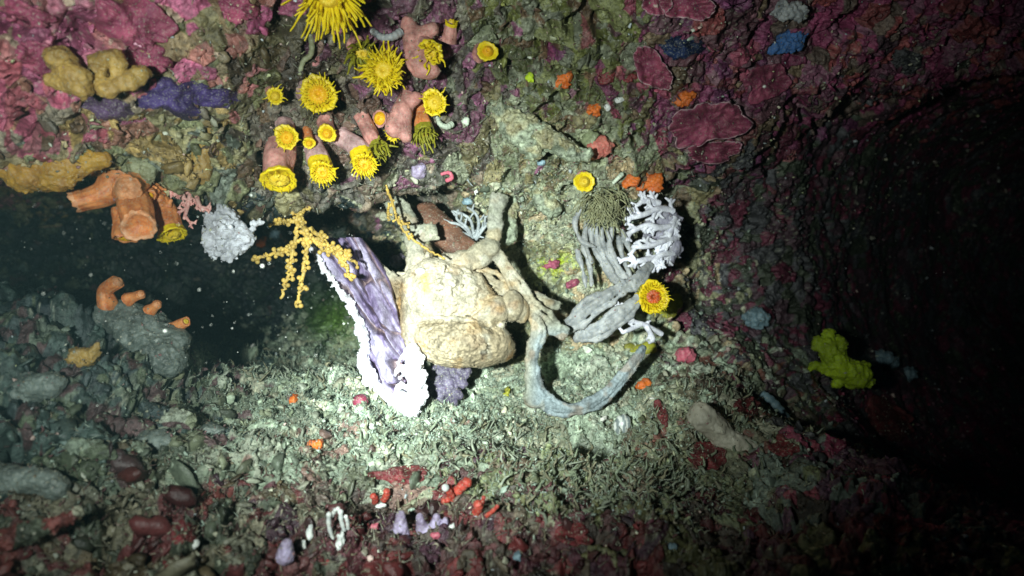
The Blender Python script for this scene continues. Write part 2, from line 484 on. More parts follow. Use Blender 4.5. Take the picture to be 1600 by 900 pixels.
# ---- what grows where: crust colours patch by patch, with torchlight and shade partly put in
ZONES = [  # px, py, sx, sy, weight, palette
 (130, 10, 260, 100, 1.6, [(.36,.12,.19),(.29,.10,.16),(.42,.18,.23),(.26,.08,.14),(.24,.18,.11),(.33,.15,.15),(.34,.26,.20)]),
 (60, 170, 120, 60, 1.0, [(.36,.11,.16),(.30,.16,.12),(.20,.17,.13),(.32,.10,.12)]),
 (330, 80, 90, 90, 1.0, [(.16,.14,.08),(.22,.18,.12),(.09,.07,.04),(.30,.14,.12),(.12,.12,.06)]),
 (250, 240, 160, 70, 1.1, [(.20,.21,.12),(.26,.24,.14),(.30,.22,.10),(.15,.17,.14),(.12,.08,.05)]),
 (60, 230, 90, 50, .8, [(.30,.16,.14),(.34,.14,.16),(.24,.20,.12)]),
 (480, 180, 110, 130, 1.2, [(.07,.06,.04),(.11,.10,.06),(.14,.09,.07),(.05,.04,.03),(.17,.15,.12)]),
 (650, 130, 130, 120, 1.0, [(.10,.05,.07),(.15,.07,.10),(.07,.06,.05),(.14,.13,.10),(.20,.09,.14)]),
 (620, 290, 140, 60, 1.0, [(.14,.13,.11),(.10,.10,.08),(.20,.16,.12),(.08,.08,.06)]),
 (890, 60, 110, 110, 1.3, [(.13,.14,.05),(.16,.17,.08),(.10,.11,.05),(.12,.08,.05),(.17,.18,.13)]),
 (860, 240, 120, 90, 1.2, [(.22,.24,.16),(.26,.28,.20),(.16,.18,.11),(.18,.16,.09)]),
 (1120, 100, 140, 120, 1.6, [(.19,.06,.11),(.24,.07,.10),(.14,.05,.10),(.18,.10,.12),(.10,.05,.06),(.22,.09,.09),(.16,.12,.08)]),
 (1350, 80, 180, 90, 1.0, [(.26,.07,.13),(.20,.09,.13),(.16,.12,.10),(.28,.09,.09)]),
 (860, 430, 170, 120, 1.3, [(.38,.40,.29),(.33,.34,.22),(.44,.44,.33),(.26,.26,.16),(.38,.31,.20)]),  # centre wall, raised in tone to look lit by the torch
 (740, 590, 300, 70, 1.9, [(.36,.42,.33),(.31,.37,.28),(.42,.46,.37),(.27,.31,.22),(.36,.36,.27)]),  # centre floor, torch's hot spot partly put into these paler tones
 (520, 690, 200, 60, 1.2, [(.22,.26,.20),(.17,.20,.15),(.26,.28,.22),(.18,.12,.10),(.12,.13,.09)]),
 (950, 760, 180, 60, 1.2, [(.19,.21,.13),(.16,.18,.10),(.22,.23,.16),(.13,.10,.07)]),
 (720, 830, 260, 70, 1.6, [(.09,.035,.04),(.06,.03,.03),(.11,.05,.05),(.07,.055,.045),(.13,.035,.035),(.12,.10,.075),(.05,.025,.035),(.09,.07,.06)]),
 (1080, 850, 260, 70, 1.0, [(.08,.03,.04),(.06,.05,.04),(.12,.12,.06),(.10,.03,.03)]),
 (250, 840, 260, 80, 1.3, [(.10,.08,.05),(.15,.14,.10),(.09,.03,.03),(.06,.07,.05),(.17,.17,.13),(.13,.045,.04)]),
 (120, 600, 200, 110, 1.5, [(.06,.085,.075),(.10,.12,.08),(.08,.05,.05),(.045,.06,.06),(.15,.18,.14),(.08,.11,.10)]),  # left floor, darkened in colour to offset the near torch
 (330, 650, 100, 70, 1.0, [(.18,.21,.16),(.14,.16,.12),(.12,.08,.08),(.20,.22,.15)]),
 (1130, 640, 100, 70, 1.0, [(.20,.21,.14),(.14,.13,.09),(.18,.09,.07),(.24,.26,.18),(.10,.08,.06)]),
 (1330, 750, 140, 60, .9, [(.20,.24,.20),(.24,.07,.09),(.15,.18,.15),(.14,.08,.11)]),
 (1400, 400, 260, 190, 1.2, [(.08,.05,.06),(.13,.04,.06),(.06,.07,.05),(.08,.08,.085)]),  # right hollow, its lack of light put into the dark tones
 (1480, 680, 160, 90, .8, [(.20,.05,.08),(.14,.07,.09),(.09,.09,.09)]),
 (350, 430, 200, 90, 1.0, [(.020,.032,.032),(.03,.045,.035),(.018,.026,.03)]),  # back of the cavity, its shade put into the colours
]


def crust_colours(pos, px, py, seed=0):
    n = len(pos)
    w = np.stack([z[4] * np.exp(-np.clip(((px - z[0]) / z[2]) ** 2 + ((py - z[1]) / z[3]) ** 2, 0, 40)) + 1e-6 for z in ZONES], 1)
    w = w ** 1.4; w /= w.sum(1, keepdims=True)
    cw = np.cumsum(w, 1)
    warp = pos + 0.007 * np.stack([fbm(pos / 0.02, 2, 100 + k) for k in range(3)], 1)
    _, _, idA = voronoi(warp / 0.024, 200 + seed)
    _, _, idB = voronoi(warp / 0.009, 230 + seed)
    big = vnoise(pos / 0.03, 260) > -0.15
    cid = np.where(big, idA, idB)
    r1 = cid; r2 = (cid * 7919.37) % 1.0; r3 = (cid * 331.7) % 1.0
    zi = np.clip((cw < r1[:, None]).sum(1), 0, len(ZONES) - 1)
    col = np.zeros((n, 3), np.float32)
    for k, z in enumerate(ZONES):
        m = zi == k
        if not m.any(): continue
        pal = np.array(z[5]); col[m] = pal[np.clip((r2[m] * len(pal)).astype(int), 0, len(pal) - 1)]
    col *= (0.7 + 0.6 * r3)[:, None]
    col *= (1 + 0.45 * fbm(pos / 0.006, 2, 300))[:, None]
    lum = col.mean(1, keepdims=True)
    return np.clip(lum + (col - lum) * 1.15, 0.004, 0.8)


pos_all = SURF.reshape(-1, 3)
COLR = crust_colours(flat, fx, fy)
# a thin pale rind of silt and lime specks that settles everywhere
sp = sstep(0.50, 0.62, vnoise(pos_all / 0.0028, 401)) * sstep(0.0, 0.35, vnoise(pos_all / 0.05, 402))
COLR = COLR * (1 - 0.5 * sp[:, None]) + 0.5 * sp[:, None] * np.array([.42, .44, .33])
gp = np.exp(-(((fx - 525) / 45) ** 2 + ((fy - 505) / 40) ** 2))[:, None]
COLR = COLR * (1 - gp) + gp * np.array([.10, .19, .03])
lime = (np.exp(-(((fx - 868) / 34) ** 2 + ((fy - 415) / 22) ** 2)) * sstep(-0.1, 0.25, vnoise(pos_all / 0.008, 411)))[:, None]
COLR = COLR * (1 - lime) + lime * np.array([.40, .50, .03])
COLR = COLR.reshape(NU, NV, 3)


def sheet(name, r0, r1):
    S = SURF[:, r0:r1 + 1].reshape(-1, 3); nv = r1 - r0 + 1
    i = np.arange(NU - 1)[:, None] * nv; j = np.arange(nv - 1)[None]
    f = np.stack([i + j, i + j + 1, i + nv + j + 1, i + nv + j], -1).reshape(-1, 4)
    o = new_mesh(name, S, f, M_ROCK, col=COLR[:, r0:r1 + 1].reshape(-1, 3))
    return tag(o, kind='structure')


cs = np.cumsum([0] + seg_n)
sheet("seabed", 0, cs[5])
sheet("cave_wall", cs[5], cs[9])
sheet("rock_overhang", cs[9], NV - 1)

# ---- look-up of the rock under any line of sight, so that growths sit on it
GW, GH, G0X, G0Y = 1100, 600, -300, -150                            # 2-px cells
pr = SURF.reshape(-1, 3)
gpx = pr[:, 0] / pr[:, 1] * F + 800; gpy = 450 - pr[:, 2] / pr[:, 1] * F
ci = ((gpx - G0X) / 2).astype(int); cj = ((gpy - G0Y) / 2).astype(int)
ok = (ci >= 0) & (ci < GW) & (cj >= 0) & (cj < GH)
order = np.argsort(-pr[:, 1]); order = order[ok[order]]
IDX = np.full((GW, GH), -1, np.int64); IDX[ci[order], cj[order]] = order
for _ in range(4):
    for ax, sh in ((0, 1), (0, -1), (1, 1), (1, -1)):
        IDX = np.where(IDX < 0, np.roll(IDX, sh, ax), IDX)
SNF = SN.reshape(-1, 3)


def S(px, py):
    k = IDX[int(np.clip((px - G0X) / 2, 0, GW - 1)), int(np.clip((py - G0Y) / 2, 0, GH - 1))]
    return pr[k], SNF[k]


def SD(px, py, r=3):
    """typical distance of the rock around a line of sight"""
    d = [S(px + a * r * 2, py + b * r * 2)[0][1] for a in (-1, 0, 1) for b in (-1, 0, 1)]
    return float(np.median(d))

# ------------------------------------------------------------------ builders for the growths
CAMV = np.array([0, -1.0, 0])
DRESS = []            # surfaces that grit and fuzz settle on


def q(px, py, off=0.0, D=None):
    """point on a line of sight, off photo-pixels in front of the rock (or of distance D)"""
    d = SD(px, py) if D is None else D
    return P(px, py, d - off * d / F)


def prims_of(lst, D):
    out = []; s = D / F
    for p in lst:
        if p[0] == 's':
            _, x, y, o, rx, ry, rz = p[:7]
            out.append(('s', P(x, y, D - o * s), (rx * s, rz * s, ry * s)) + tuple(t * s for t in p[7:]))
        else:
            _, x1, y1, o1, r1, x2, y2, o2, r2 = p[:9]
            out.append(('c', P(x1, y1, D - o1 * s), P(x2, y2, D - o2 * s), r1 * s, r2 * s) + tuple(t * s for t in p[9:]))
    return out


def blob(name, label, cat, lst, m, D=None, k=6, vox=1.3, noise=None, group=None, seed=0, colfn=None, root=None):
    """organic body from smooth-merged lumps; all lengths in photo pixels at distance D"""
    if D is None: D = SD(lst[0][1], lst[0][2])
    s = D / F
    nz = [(a * s, b * s, t) for a, b, t in noise] if noise else None
    v, f = implicit(prims_of(lst, D), vox * s, k * s, nz, seed)
    col = colfn(v, v[:, 0] / v[:, 1] * F + 800, 450 - v[:, 2] / v[:, 1] * F) if colfn else None
    if root is not None:
        return part(name, v, f, m, root, col)
    o = new_mesh(name, v, f, m, loc=v.mean(0), col=col)
    if len(v) > 1500: DRESS.append((v, f))
    return tag(o, label, cat, group)


def frame_from(n):
    n = np.asarray(n, float); n = n / np.linalg.norm(n)
    a = np.cross(n, [0.2, 0.1, 1.0]); a /= np.linalg.norm(a)
    return a, np.cross(n, a), n


# ---- cup corals
M_TUBE_PINK = mat("pink_coral_skin", (.62, .30, .26), (.42, .17, .15), scale=220, rough=.5, bump=.35, sss=.15)
M_TUBE_LILAC = mat("lilac_coral_skin", (.70, .46, .46), (.50, .28, .28), scale=220, rough=.5, bump=.35, sss=.15)
M_TUBE_ORANGE = mat("orange_coral_skin", (.72, .28, .09), (.52, .14, .04), scale=200, rough=.45, bump=.3, sss=.15)
M_YEL = mat("yellow_tentacle", (.76, .60, .012), (.66, .44, .01), scale=300, rough=.42, bump=.2, sss=.45, silt=0)
M_YELDIM = mat("olive_yellow_tentacle", (.27, .26, .02), (.18, .17, .015), scale=300, rough=.4, bump=.2, sss=.2, silt=0)
M_DISC = mat("amber_oral_disc", (.78, .46, .012), (.68, .30, .01), scale=260, rough=.4, bump=.35, sss=.15, silt=0)
M_ORANGE_D = mat('red_orange_disc', (.62, .10, .015), (.45, .06, .01), scale=260, rough=.45, bump=.3)
M_DISCY = mat("yellow_oral_disc", (.70, .52, .05), (.64, .42, .015), scale=260, rough=.4, bump=.35, sss=.15, silt=0)
M_PALEOR = mat('pale_orange_disc', (.72, .34, .16), (.60, .22, .08), scale=240, rough=.5, bump=.4, sss=.15)
M_RIM = mat("pale_orange_rim", (.74, .38, .20), (.62, .22, .08), scale=260, rough=.45, bump=.3)


def tentacle_mesh(name, m, bend, seed):
    n = 7; t = np.linspace(0, 1, n)
    pts = np.stack([bend * t ** 2, 0.06 * np.sin(t * 5 + seed), t * (1 - 0.15 * bend)], 1)
    g = Geo(); g.tube(pts, 0.115 * (1 - 0.66 * t) * (1 - .15 * np.cos(t * 9)), 7)
    v, f, c = g.get()
    o = new_mesh(name, v, f, m); me = o.data
    bpy.data.objects.remove(o)
    return me


TENT = {}
for key, m in (("y", M_YEL), ("o", M_YELDIM)):
    TENT[key] = [tentacle_mesh("tentacle", m, b, i) for i, b in enumerate((0.25, 0.6, -0.25))]


def cup(label, base, tip, r0, r1, D=None, ob=0, ot=20, bend=(0, 0), tm=M_TUBE_PINK, tent="y", n=24, tl=14, disc=M_DISC,
        dr=0.6, fold=0.0, face=0.0, sag=0.15, dome=0.25, name="cup_coral", group="yellow cup corals on the overhang", rings=2, teeth=0.0,
        rim=None, tw=1.25, cat="coral", seed=0, crown=.22):
    """base, tip in photo pixels; r0, r1 in pixels; tentacle length tl; fold 0 open .. 1 closed forward"""
    if D is None: D = SD(*base)
    s = D / F; r = random.Random(seed + int(base[0] * 7 + base[1]))
    B = P(base[0], base[1], D - ob * s); T = P(tip[0], tip[1], D - ot * s)
    root = empty(name, B, label, cat, group)
    ax = T - B; L = np.linalg.norm(ax)
    mid = (B + T) / 2 + np.array([bend[0], 0, -bend[1]]) * s
    path = catmull([B - ax * 0.15, B, mid, T], 40)[10:]
    nrm = (T - mid); nrm /= np.linalg.norm(nrm)
    nrm = nrm * (1 - face) + CAMV * face; nrm /= np.linalg.norm(nrm)
    a, b, nn = frame_from(nrm)
    sides = 40; th = np.linspace(0, 2 * np.pi, sides, endpoint=False)
    rings_v = []
    npath = len(path)
    Tn = np.gradient(path, axis=0); Tn /= np.linalg.norm(Tn, axis=1)[:, None]
    rough = np.array([r.uniform(-1, 1) for _ in range(sides)])
    rough = (rough + np.roll(rough, 1) + np.roll(rough, -1)) / 3; wig = [r.uniform(0, 6.28) for _ in range(3)]
    for i in range(npath):
        t = i / (npath - 1)
        # turn the section smoothly into the polyp's facing
        w = t ** 3
        nd = Tn[i] * (1 - w) + nn * w; nd /= np.linalg.norm(nd)
        aa = a - nd * (a @ nd); aa /= np.linalg.norm(aa); bb = np.cross(nd, aa)
        rr = (r0 + (r1 - r0) * t) * (1 + 0.10 * math.exp(-((t - 0.97) / 0.12) ** 2) - 0.06 * math.sin(t * 3.1))
        rad = rr * s * (1 + 0.045 * np.cos(th * 12) * t + 0.08 * rough + 0.05 * np.sin(th * 3 + t * 6 + wig[0]) + .06 * np.sin(th * 2 + wig[1] + t * 3)) * (1 + .05 * math.sin(t * 9 + wig[2]))
        if i == npath - 1: nd_last, aa_l, bb_l = nd, aa, bb
        rings_v.append(path[i] + rad[:, None] * (np.cos(th)[:, None] * aa + np.sin(th)[:, None] * bb))
    last = rings_v[-1]; C = path[-1]
    teeth_w = (0.5 + 0.3 * np.cos(th * 7 + wig[0]) + 1.1 * rough) * teeth * r1 * s
    rings_v[-1] = last + nd_last * teeth_w[:, None]
    rings_v.append(C + (last - C) * 0.9 + nd_last * (0.03 * r1 * s + teeth_w[:, None] * .9))
    rings_v.append(C + (last - C) * 0.72 - nd_last * 0.10 * r1 * s)
    rings_v.append(C + (last - C) * 0.45 - nd_last * 0.30 * r1 * s)
    rings_v.append(C + (last - C) * 0.02 - nd_last * 0.45 * r1 * s)
    V = np.concatenate(rings_v); nr = len(rings_v)
    i = np.arange(nr - 1)[:, None] * sides; j = np.arange(sides)[None]; j2 = (j + 1) % sides
    Fq = np.stack([i + j, i + j2, i + sides + j2, i + sides + j], -1).reshape(-1, 4)
    DRESS.append((V[: npath * sides // 2], Fq[: (npath // 2 - 1) * sides]))
    yellow = rim is None and n > 0
    if yellow: rim = M_YEL if tent == 'y' else M_YELDIM
    nsplit = npath - 3 if not yellow else npath - 1 - int(crown * npath)
    nend = npath + 1 if not yellow else nr - 1
    if rim is not None:
        keep = np.concatenate([Fq[: nsplit * sides], Fq[nend * sides:]]) if not yellow else Fq[: nsplit * sides]
        part("stalk", V, keep, tm, root)
        used = V[nsplit * sides:]; part("crown" if yellow else "rim", used, Fq[nsplit * sides: nend * sides] - nsplit * sides, rim, root)
    else:
        part("stalk", V, Fq, tm, root)
    # oral disc with radial grooves and a slit mouth
    if disc is not None:
        rr_ = np.linspace(0, 1, 10); vs = [C + nd_last * (dome - 0.28) * r1 * s]
        for k_ in rr_[1:]:
            h = dome * (1 - k_ ** 2) - 0.30 * math.exp(-(k_ / 0.25) ** 2) + 0.02
            gro = 0.035 * np.cos(th * 12) * math.sin(math.pi * k_)
            vs.append(C + r1 * s * (dr * k_ * (np.cos(th)[:, None] * aa_l + np.sin(th)[:, None] * bb_l) + (h + gro)[:, None] * nd_last))
        V2 = np.concatenate([vs[0][None]] + vs[1:])
        f1_ = np.stack([np.zeros(sides, int), 1 + np.arange(sides), 1 + (np.arange(sides) + 1) % sides], 1)
        i = 1 + np.arange(8)[:, None] * sides
        f2_ = np.stack([i + j, i + sides + j, i + sides + j2, i + j2], -1).reshape(-1, 4)
        g = Geo(); g.add(V2, f2_); g.f.append(f1_)
        v, f, c = g.get(); part("oral_disc", v, f, disc, root)
    n = int(n * 1.35) if n > 12 else n
    rings = max(rings, 3) if n > 30 else rings
    for k_ in range(n):
        ring = k_ % rings
        an = 2 * math.pi * (k_ + 0.5 * ring + r.uniform(-.25, .25)) / n
        rd = r1 * s * (0.95 - 0.5 * ring / max(1, rings - 1)) * r.uniform(.85, 1.05)
        radial = math.cos(an) * aa_l + math.sin(an) * bb_l
        base_p = C + radial * rd + nd_last * 0.03 * r1 * s
        d = radial * (1 - fold * 0.9) + nd_last * (0.25 + 0.55 * ring / max(1, rings - 1) + fold) + np.array([0, 0, -1.0]) * sag
        d += np.array([r.uniform(-.24, .24) for _ in range(3)])
        d /= np.linalg.norm(d)
        x = nd_last - d * (nd_last @ d)
        x = x if np.linalg.norm(x) > 1e-3 else aa_l
        x = x / np.linalg.norm(x); y = np.cross(d, x)
        ln = tl * s * r.uniform(.5, 1.25) * (1 - .25 * ring / max(1, rings - 1))
        wd = min(ln * 1.0, 30 * s) * 1.0 * tw * (0.55 + 0.45 * min(1, 16 * s / ln * 1.6))
        M = Matrix(((x[0] * wd, y[0] * wd, d[0] * ln, 0), (x[1] * wd, y[1] * wd, d[1] * ln, 0), (x[2] * wd, y[2] * wd, d[2] * ln, 0), (0, 0, 0, 1)))
        M.translation = Vector([float(t) for t in (base_p - B)])
        o = bpy.data.objects.new("tentacle", TENT[tent][k_ % 3]); COL.objects.link(o)
        o.parent = root; o.matrix_local = M
    return root


cup("large yellow cup coral with long hanging tentacles cut off by the top edge", (520, -75), (514, -8), 30, 34, ob=0, ot=48, n=80, tl=46, sag=.8, face=.35, fold=.1, disc=M_DISCY, rings=4, tent="y", tw=1.0, dome=.6)
cup("wide open yellow cup coral like a sun with a pale green centre", (592, 102), (599, 110), 20, 25, ot=40, face=.85, n=96, tl=19, sag=.1, disc=M_DISCY, rings=4)
cup("dim olive cup coral hanging open just behind the sun-like coral", (556, 70), (566, 84), 15, 17, ob=0, ot=10, face=.4, n=26, tl=22, sag=.35, tent="o", disc=M_DISCY)
cup("plump yellow cup coral with short tentacles and orange centre beside dark hollow", (484, 140), (497, 147), 22, 25, ot=34, face=.8, n=56, tl=11, rings=3, sag=.05, tm=M_TUBE_LILAC)
cup("smallest round yellow cup coral left of the plump one", (424, 143), (430, 150), 9, 11, ot=24, face=.6, n=20, tl=8, disc=M_DISCY, dome=.5)
cup("yellow cup coral with ragged short fringe beside white curled worm tube", (672, 150), (679, 160), 14, 18, ot=28, face=.8, n=26, tl=9, disc=M_DISCY)
cup("half closed pointed yellow cup coral on a pink stalk", (648, 62), (673, 84), 18, 18, ot=30, face=.75, n=22, tl=16, fold=.5, sag=.35, disc=M_DISCY)
cup("amber round closed cup coral standing apart at right of the cluster", (752, 82), (762, 80), 15, 14, ot=24, face=.75, n=10, tl=4, disc=M_DISC, dome=.5)
cup("slim pink cup coral with a yellow tip near the top edge", (700, 62), (706, 34), 15, 9, ot=16, face=.2, n=10, tl=5, disc=M_DISCY, dome=.6)
cup("small yellow cup coral with tiny tentacles above fat pink one", (444, 196), (448, 215), 14, 16, ot=34, face=.75, n=26, tl=8, tm=M_TUBE_LILAC)
cup("tiny orange bud of cup coral between two yellow corals", (480, 205), (483, 224), 8, 8, ot=22, face=.5, n=8, tl=4, disc=M_DISC, dome=.6, tm=M_TUBE_ORANGE)
cup("small pinkish bud with orange mouth above the lilac stalked coral", (508, 190), (511, 209), 13, 12, ot=22, face=.5, n=10, tl=6, disc=M_DISC, dome=.5)
cup("fat pink stalked cup coral pointing down with yellow lower rim", (441, 226), (436, 282), 21, 25, ob=6, ot=34, bend=(-4, 0), face=.05, n=26, tl=7, crown=.16, disc=M_DISCY, fold=.8)
cup("lilac stalked cup coral with yellow crown, straight and middlemost", (490, 226), (504, 270), 15, 17, ob=10, ot=44, face=.45, n=44, tl=11, crown=.34, rings=3, tm=M_TUBE_LILAC, sag=.25)
cup("lilac stalked cup coral slanting to the right with bright yellow crown", (535, 214), (570, 258), 15, 17, ob=8, ot=42, bend=(8, -4), face=.42, n=44, tl=10, crown=.3, rings=3, tm=M_TUBE_LILAC, sag=.25)
cup("thin pink stalked cup coral with olive tentacles trailing down", (566, 184), (592, 232), 12, 13, ob=2, ot=20, bend=(2, 6), face=.1, n=22, tl=19, tent="o", sag=.5, disc=M_DISCY)
cup("orange oval closed cup coral on left of branching pink trunk", (608, 186), (593, 185), 10, 12, ob=10, ot=24, face=.45, n=0, disc=M_DISC, dome=.5, dr=.85)
cup("small yellow crown of coral at foot of branching pink trunk", (622, 188), (613, 210), 13, 10, ob=8, ot=28, face=.4, n=20, tl=7, disc=M_DISCY)
cup("olive cup coral on long orange stalk with drooping tentacles", (652, 160), (664, 208), 11, 14, ob=0, ot=18, face=.15, n=28, tl=20, tent="o", sag=.6, tm=M_TUBE_ORANGE, disc=M_DISCY)
cup("yellow cup coral with red orange centre at right of the white branching coral", (1016, 458), (1021, 464), 20, 24, D=.70, ob=-30, ot=16, face=.9, n=80, tl=8, fold=.3, dome=.1, disc=M_ORANGE_D, dr=.46, tm=M_YELDIM, rings=4, group="single cup corals on the back wall")
cup("mustard yellow closed round coral on the grey wall under pink ball", (909, 278), (913, 284), 12, 14, ot=14, face=.8, n=8, tl=3, disc=M_DISCY, dome=.6, group="single cup corals on the back wall")

G_OR = "orange cup corals below the left ledge"
cup("orange horn shaped cup coral stretching left with pale toothed rim", (190, 262), (116, 316), 27, 15, D=.57, ob=-4, ot=26, bend=(10, 12), face=.0, n=0, tm=M_TUBE_ORANGE, disc=M_DISC, teeth=.3, rim=M_RIM, group=G_OR)
cup("closed pinkish orange round coral seen face on at top of cluster", (214, 285), (199, 296), 18, 20, D=.56, ob=0, ot=38, face=.7, n=0, tm=M_TUBE_ORANGE, disc=M_PALEOR, dr=.98, dome=.5, group=G_OR)
cup("thick orange cup coral with open hollow mouth and pale rim", (206, 302), (217, 354), 28, 23, D=.56, ob=4, ot=40, face=.55, n=0, tm=M_TUBE_ORANGE, disc=None, teeth=.18, rim=M_RIM, group=G_OR)
cup("stubby orange lobe coral hanging below the open mouthed one", (198, 330), (195, 372), 20, 17, D=.57, ob=2, ot=8, face=0, n=0, tm=M_TUBE_ORANGE, disc=M_DISC, teeth=.2, group=G_OR)
cup("orange cup coral with bright yellow toothed lower rim", (252, 322), (270, 368), 20, 19, D=.58, ob=0, ot=14, face=0, n=16, tl=6, fold=.7, tm=M_TUBE_ORANGE, disc=M_DISCY, group=G_OR)
cup("tiny orange ball coral beside the closed round one", (240, 300), (234, 306), 9, 9, D=.57, ob=0, ot=20, face=.4, n=0, tm=M_TUBE_ORANGE, disc=M_DISC, dome=.6, group=G_OR)
blob("encrusting_coral", "orange crusty base joining the cup corals below left ledge", "coral",
     [('s', 196, 284, 0, 30, 18, 14), ('s', 226, 300, 0, 26, 20, 14), ('c', 176, 272, -4, 16, 204, 270, 0, 16), ('s', 250, 318, -4, 18, 16, 12)], M_TUBE_ORANGE, D=.572, k=6, noise=[(6, 9, 'v'), (5, 14, 'f')], seed=88)
G_LF = "orange cup corals on the left rock crest"
cup("largest orange horn coral on the left rock crest", (168, 476), (184, 440), 16, 9, D=.595, ob=4, ot=14, bend=(-10, -4), face=.1, n=0, tm=M_TUBE_ORANGE, disc=M_PALEOR, dome=.75, dr=1.0, group=G_LF)
cup("orange coral stub pointing right just below the largest horn", (200, 468), (221, 460), 11, 6, D=.60, ob=6, ot=12, face=.2, n=0, tm=M_TUBE_ORANGE, disc=M_PALEOR, dome=.75, dr=1.0, group=G_LF)
cup("small brownish orange coral knob third along the rock crest", (234, 486), (246, 475), 10, 6, D=.60, ob=4, ot=10, face=.3, n=0, tm=M_TUBE_ORANGE, disc=M_PALEOR, dome=.75, dr=1.0, group=G_LF)
cup("orange coral with yellowish round tip farthest along rock crest", (274, 512), (291, 502), 11, 7, D=.61, ob=4, ot=10, face=.3, n=0, tm=M_TUBE_ORANGE, disc=M_DISCY, group=G_LF)
cup("low orange coral bud just under the yellowish tipped one", (266, 530), (279, 521), 10, 6, D=.61, ob=4, ot=12, face=.4, n=0, tm=M_TUBE_ORANGE, disc=M_PALEOR, dome=.75, dr=1.0, group=G_LF)

# ---- the crab
def crab_col(v, px, py):  # own cream and tan, with the torch-bright left side put into the colour
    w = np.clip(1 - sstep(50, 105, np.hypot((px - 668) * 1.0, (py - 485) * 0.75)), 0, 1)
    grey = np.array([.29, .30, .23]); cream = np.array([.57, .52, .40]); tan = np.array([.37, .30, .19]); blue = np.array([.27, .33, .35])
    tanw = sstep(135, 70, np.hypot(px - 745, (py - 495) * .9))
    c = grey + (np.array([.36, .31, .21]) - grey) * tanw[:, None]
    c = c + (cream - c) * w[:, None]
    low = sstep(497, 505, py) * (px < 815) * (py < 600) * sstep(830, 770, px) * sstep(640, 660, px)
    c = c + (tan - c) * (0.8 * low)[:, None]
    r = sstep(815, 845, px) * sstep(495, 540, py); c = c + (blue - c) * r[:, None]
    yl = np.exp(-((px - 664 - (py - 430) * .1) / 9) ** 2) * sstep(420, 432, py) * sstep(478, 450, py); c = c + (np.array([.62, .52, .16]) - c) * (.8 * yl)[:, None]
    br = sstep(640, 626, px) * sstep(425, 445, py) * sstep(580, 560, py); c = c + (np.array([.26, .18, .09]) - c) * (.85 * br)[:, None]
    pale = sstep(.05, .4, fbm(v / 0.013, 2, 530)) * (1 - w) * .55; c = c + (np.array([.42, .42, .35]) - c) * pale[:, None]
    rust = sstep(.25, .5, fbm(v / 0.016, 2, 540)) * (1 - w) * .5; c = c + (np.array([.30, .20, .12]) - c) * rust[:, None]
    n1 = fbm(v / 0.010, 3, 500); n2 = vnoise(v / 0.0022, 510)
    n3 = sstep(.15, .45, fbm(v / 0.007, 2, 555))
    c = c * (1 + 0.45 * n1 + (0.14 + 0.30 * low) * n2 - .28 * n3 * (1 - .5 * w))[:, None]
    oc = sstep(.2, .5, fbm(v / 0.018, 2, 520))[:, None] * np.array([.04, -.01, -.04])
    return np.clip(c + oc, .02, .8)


DC = 0.695
def strap(pts, k=2.2):
    """a flattened, ridged limb: (x, y, off, half width, thickness) stations"""
    out = []
    rr = random.Random(int(pts[0][0]))
    c = catmull(np.array(pts, float), max(4, 5 * (len(pts) - 1) + 1))
    d = np.gradient(c[:, :2], axis=0); d /= np.linalg.norm(d, axis=1)[:, None]
    nrm = np.stack([-d[:, 1], d[:, 0]], 1)
    for u in (-.72, -.28, .2, .7):
        ph = rr.uniform(0, 6); off = 2.4 * math.cos(u * 1.6)
        u2 = rr.uniform(-.12, .12); w = np.array([(u + u2) * c[i, 3] * (1 + .20 * math.sin(i * .8 + ph) + .08 * math.sin(i * 2.3 + ph)) for i in range(len(c))])
        L = c[:, :2] + nrm * w[:, None]
        rad = c[:, 4] * (1 - .25 * abs(u)) * (1 + .16 * np.sin(np.arange(len(c)) * 1.9 + ph))
        o = c[:, 2] + off + rr.uniform(-2, 2)
        for i in range(len(c) - 1):
            out.append(('c', L[i, 0], L[i, 1], o[i], rad[i], L[i + 1, 0], L[i + 1, 1], o[i + 1], rad[i + 1], k))
    return out


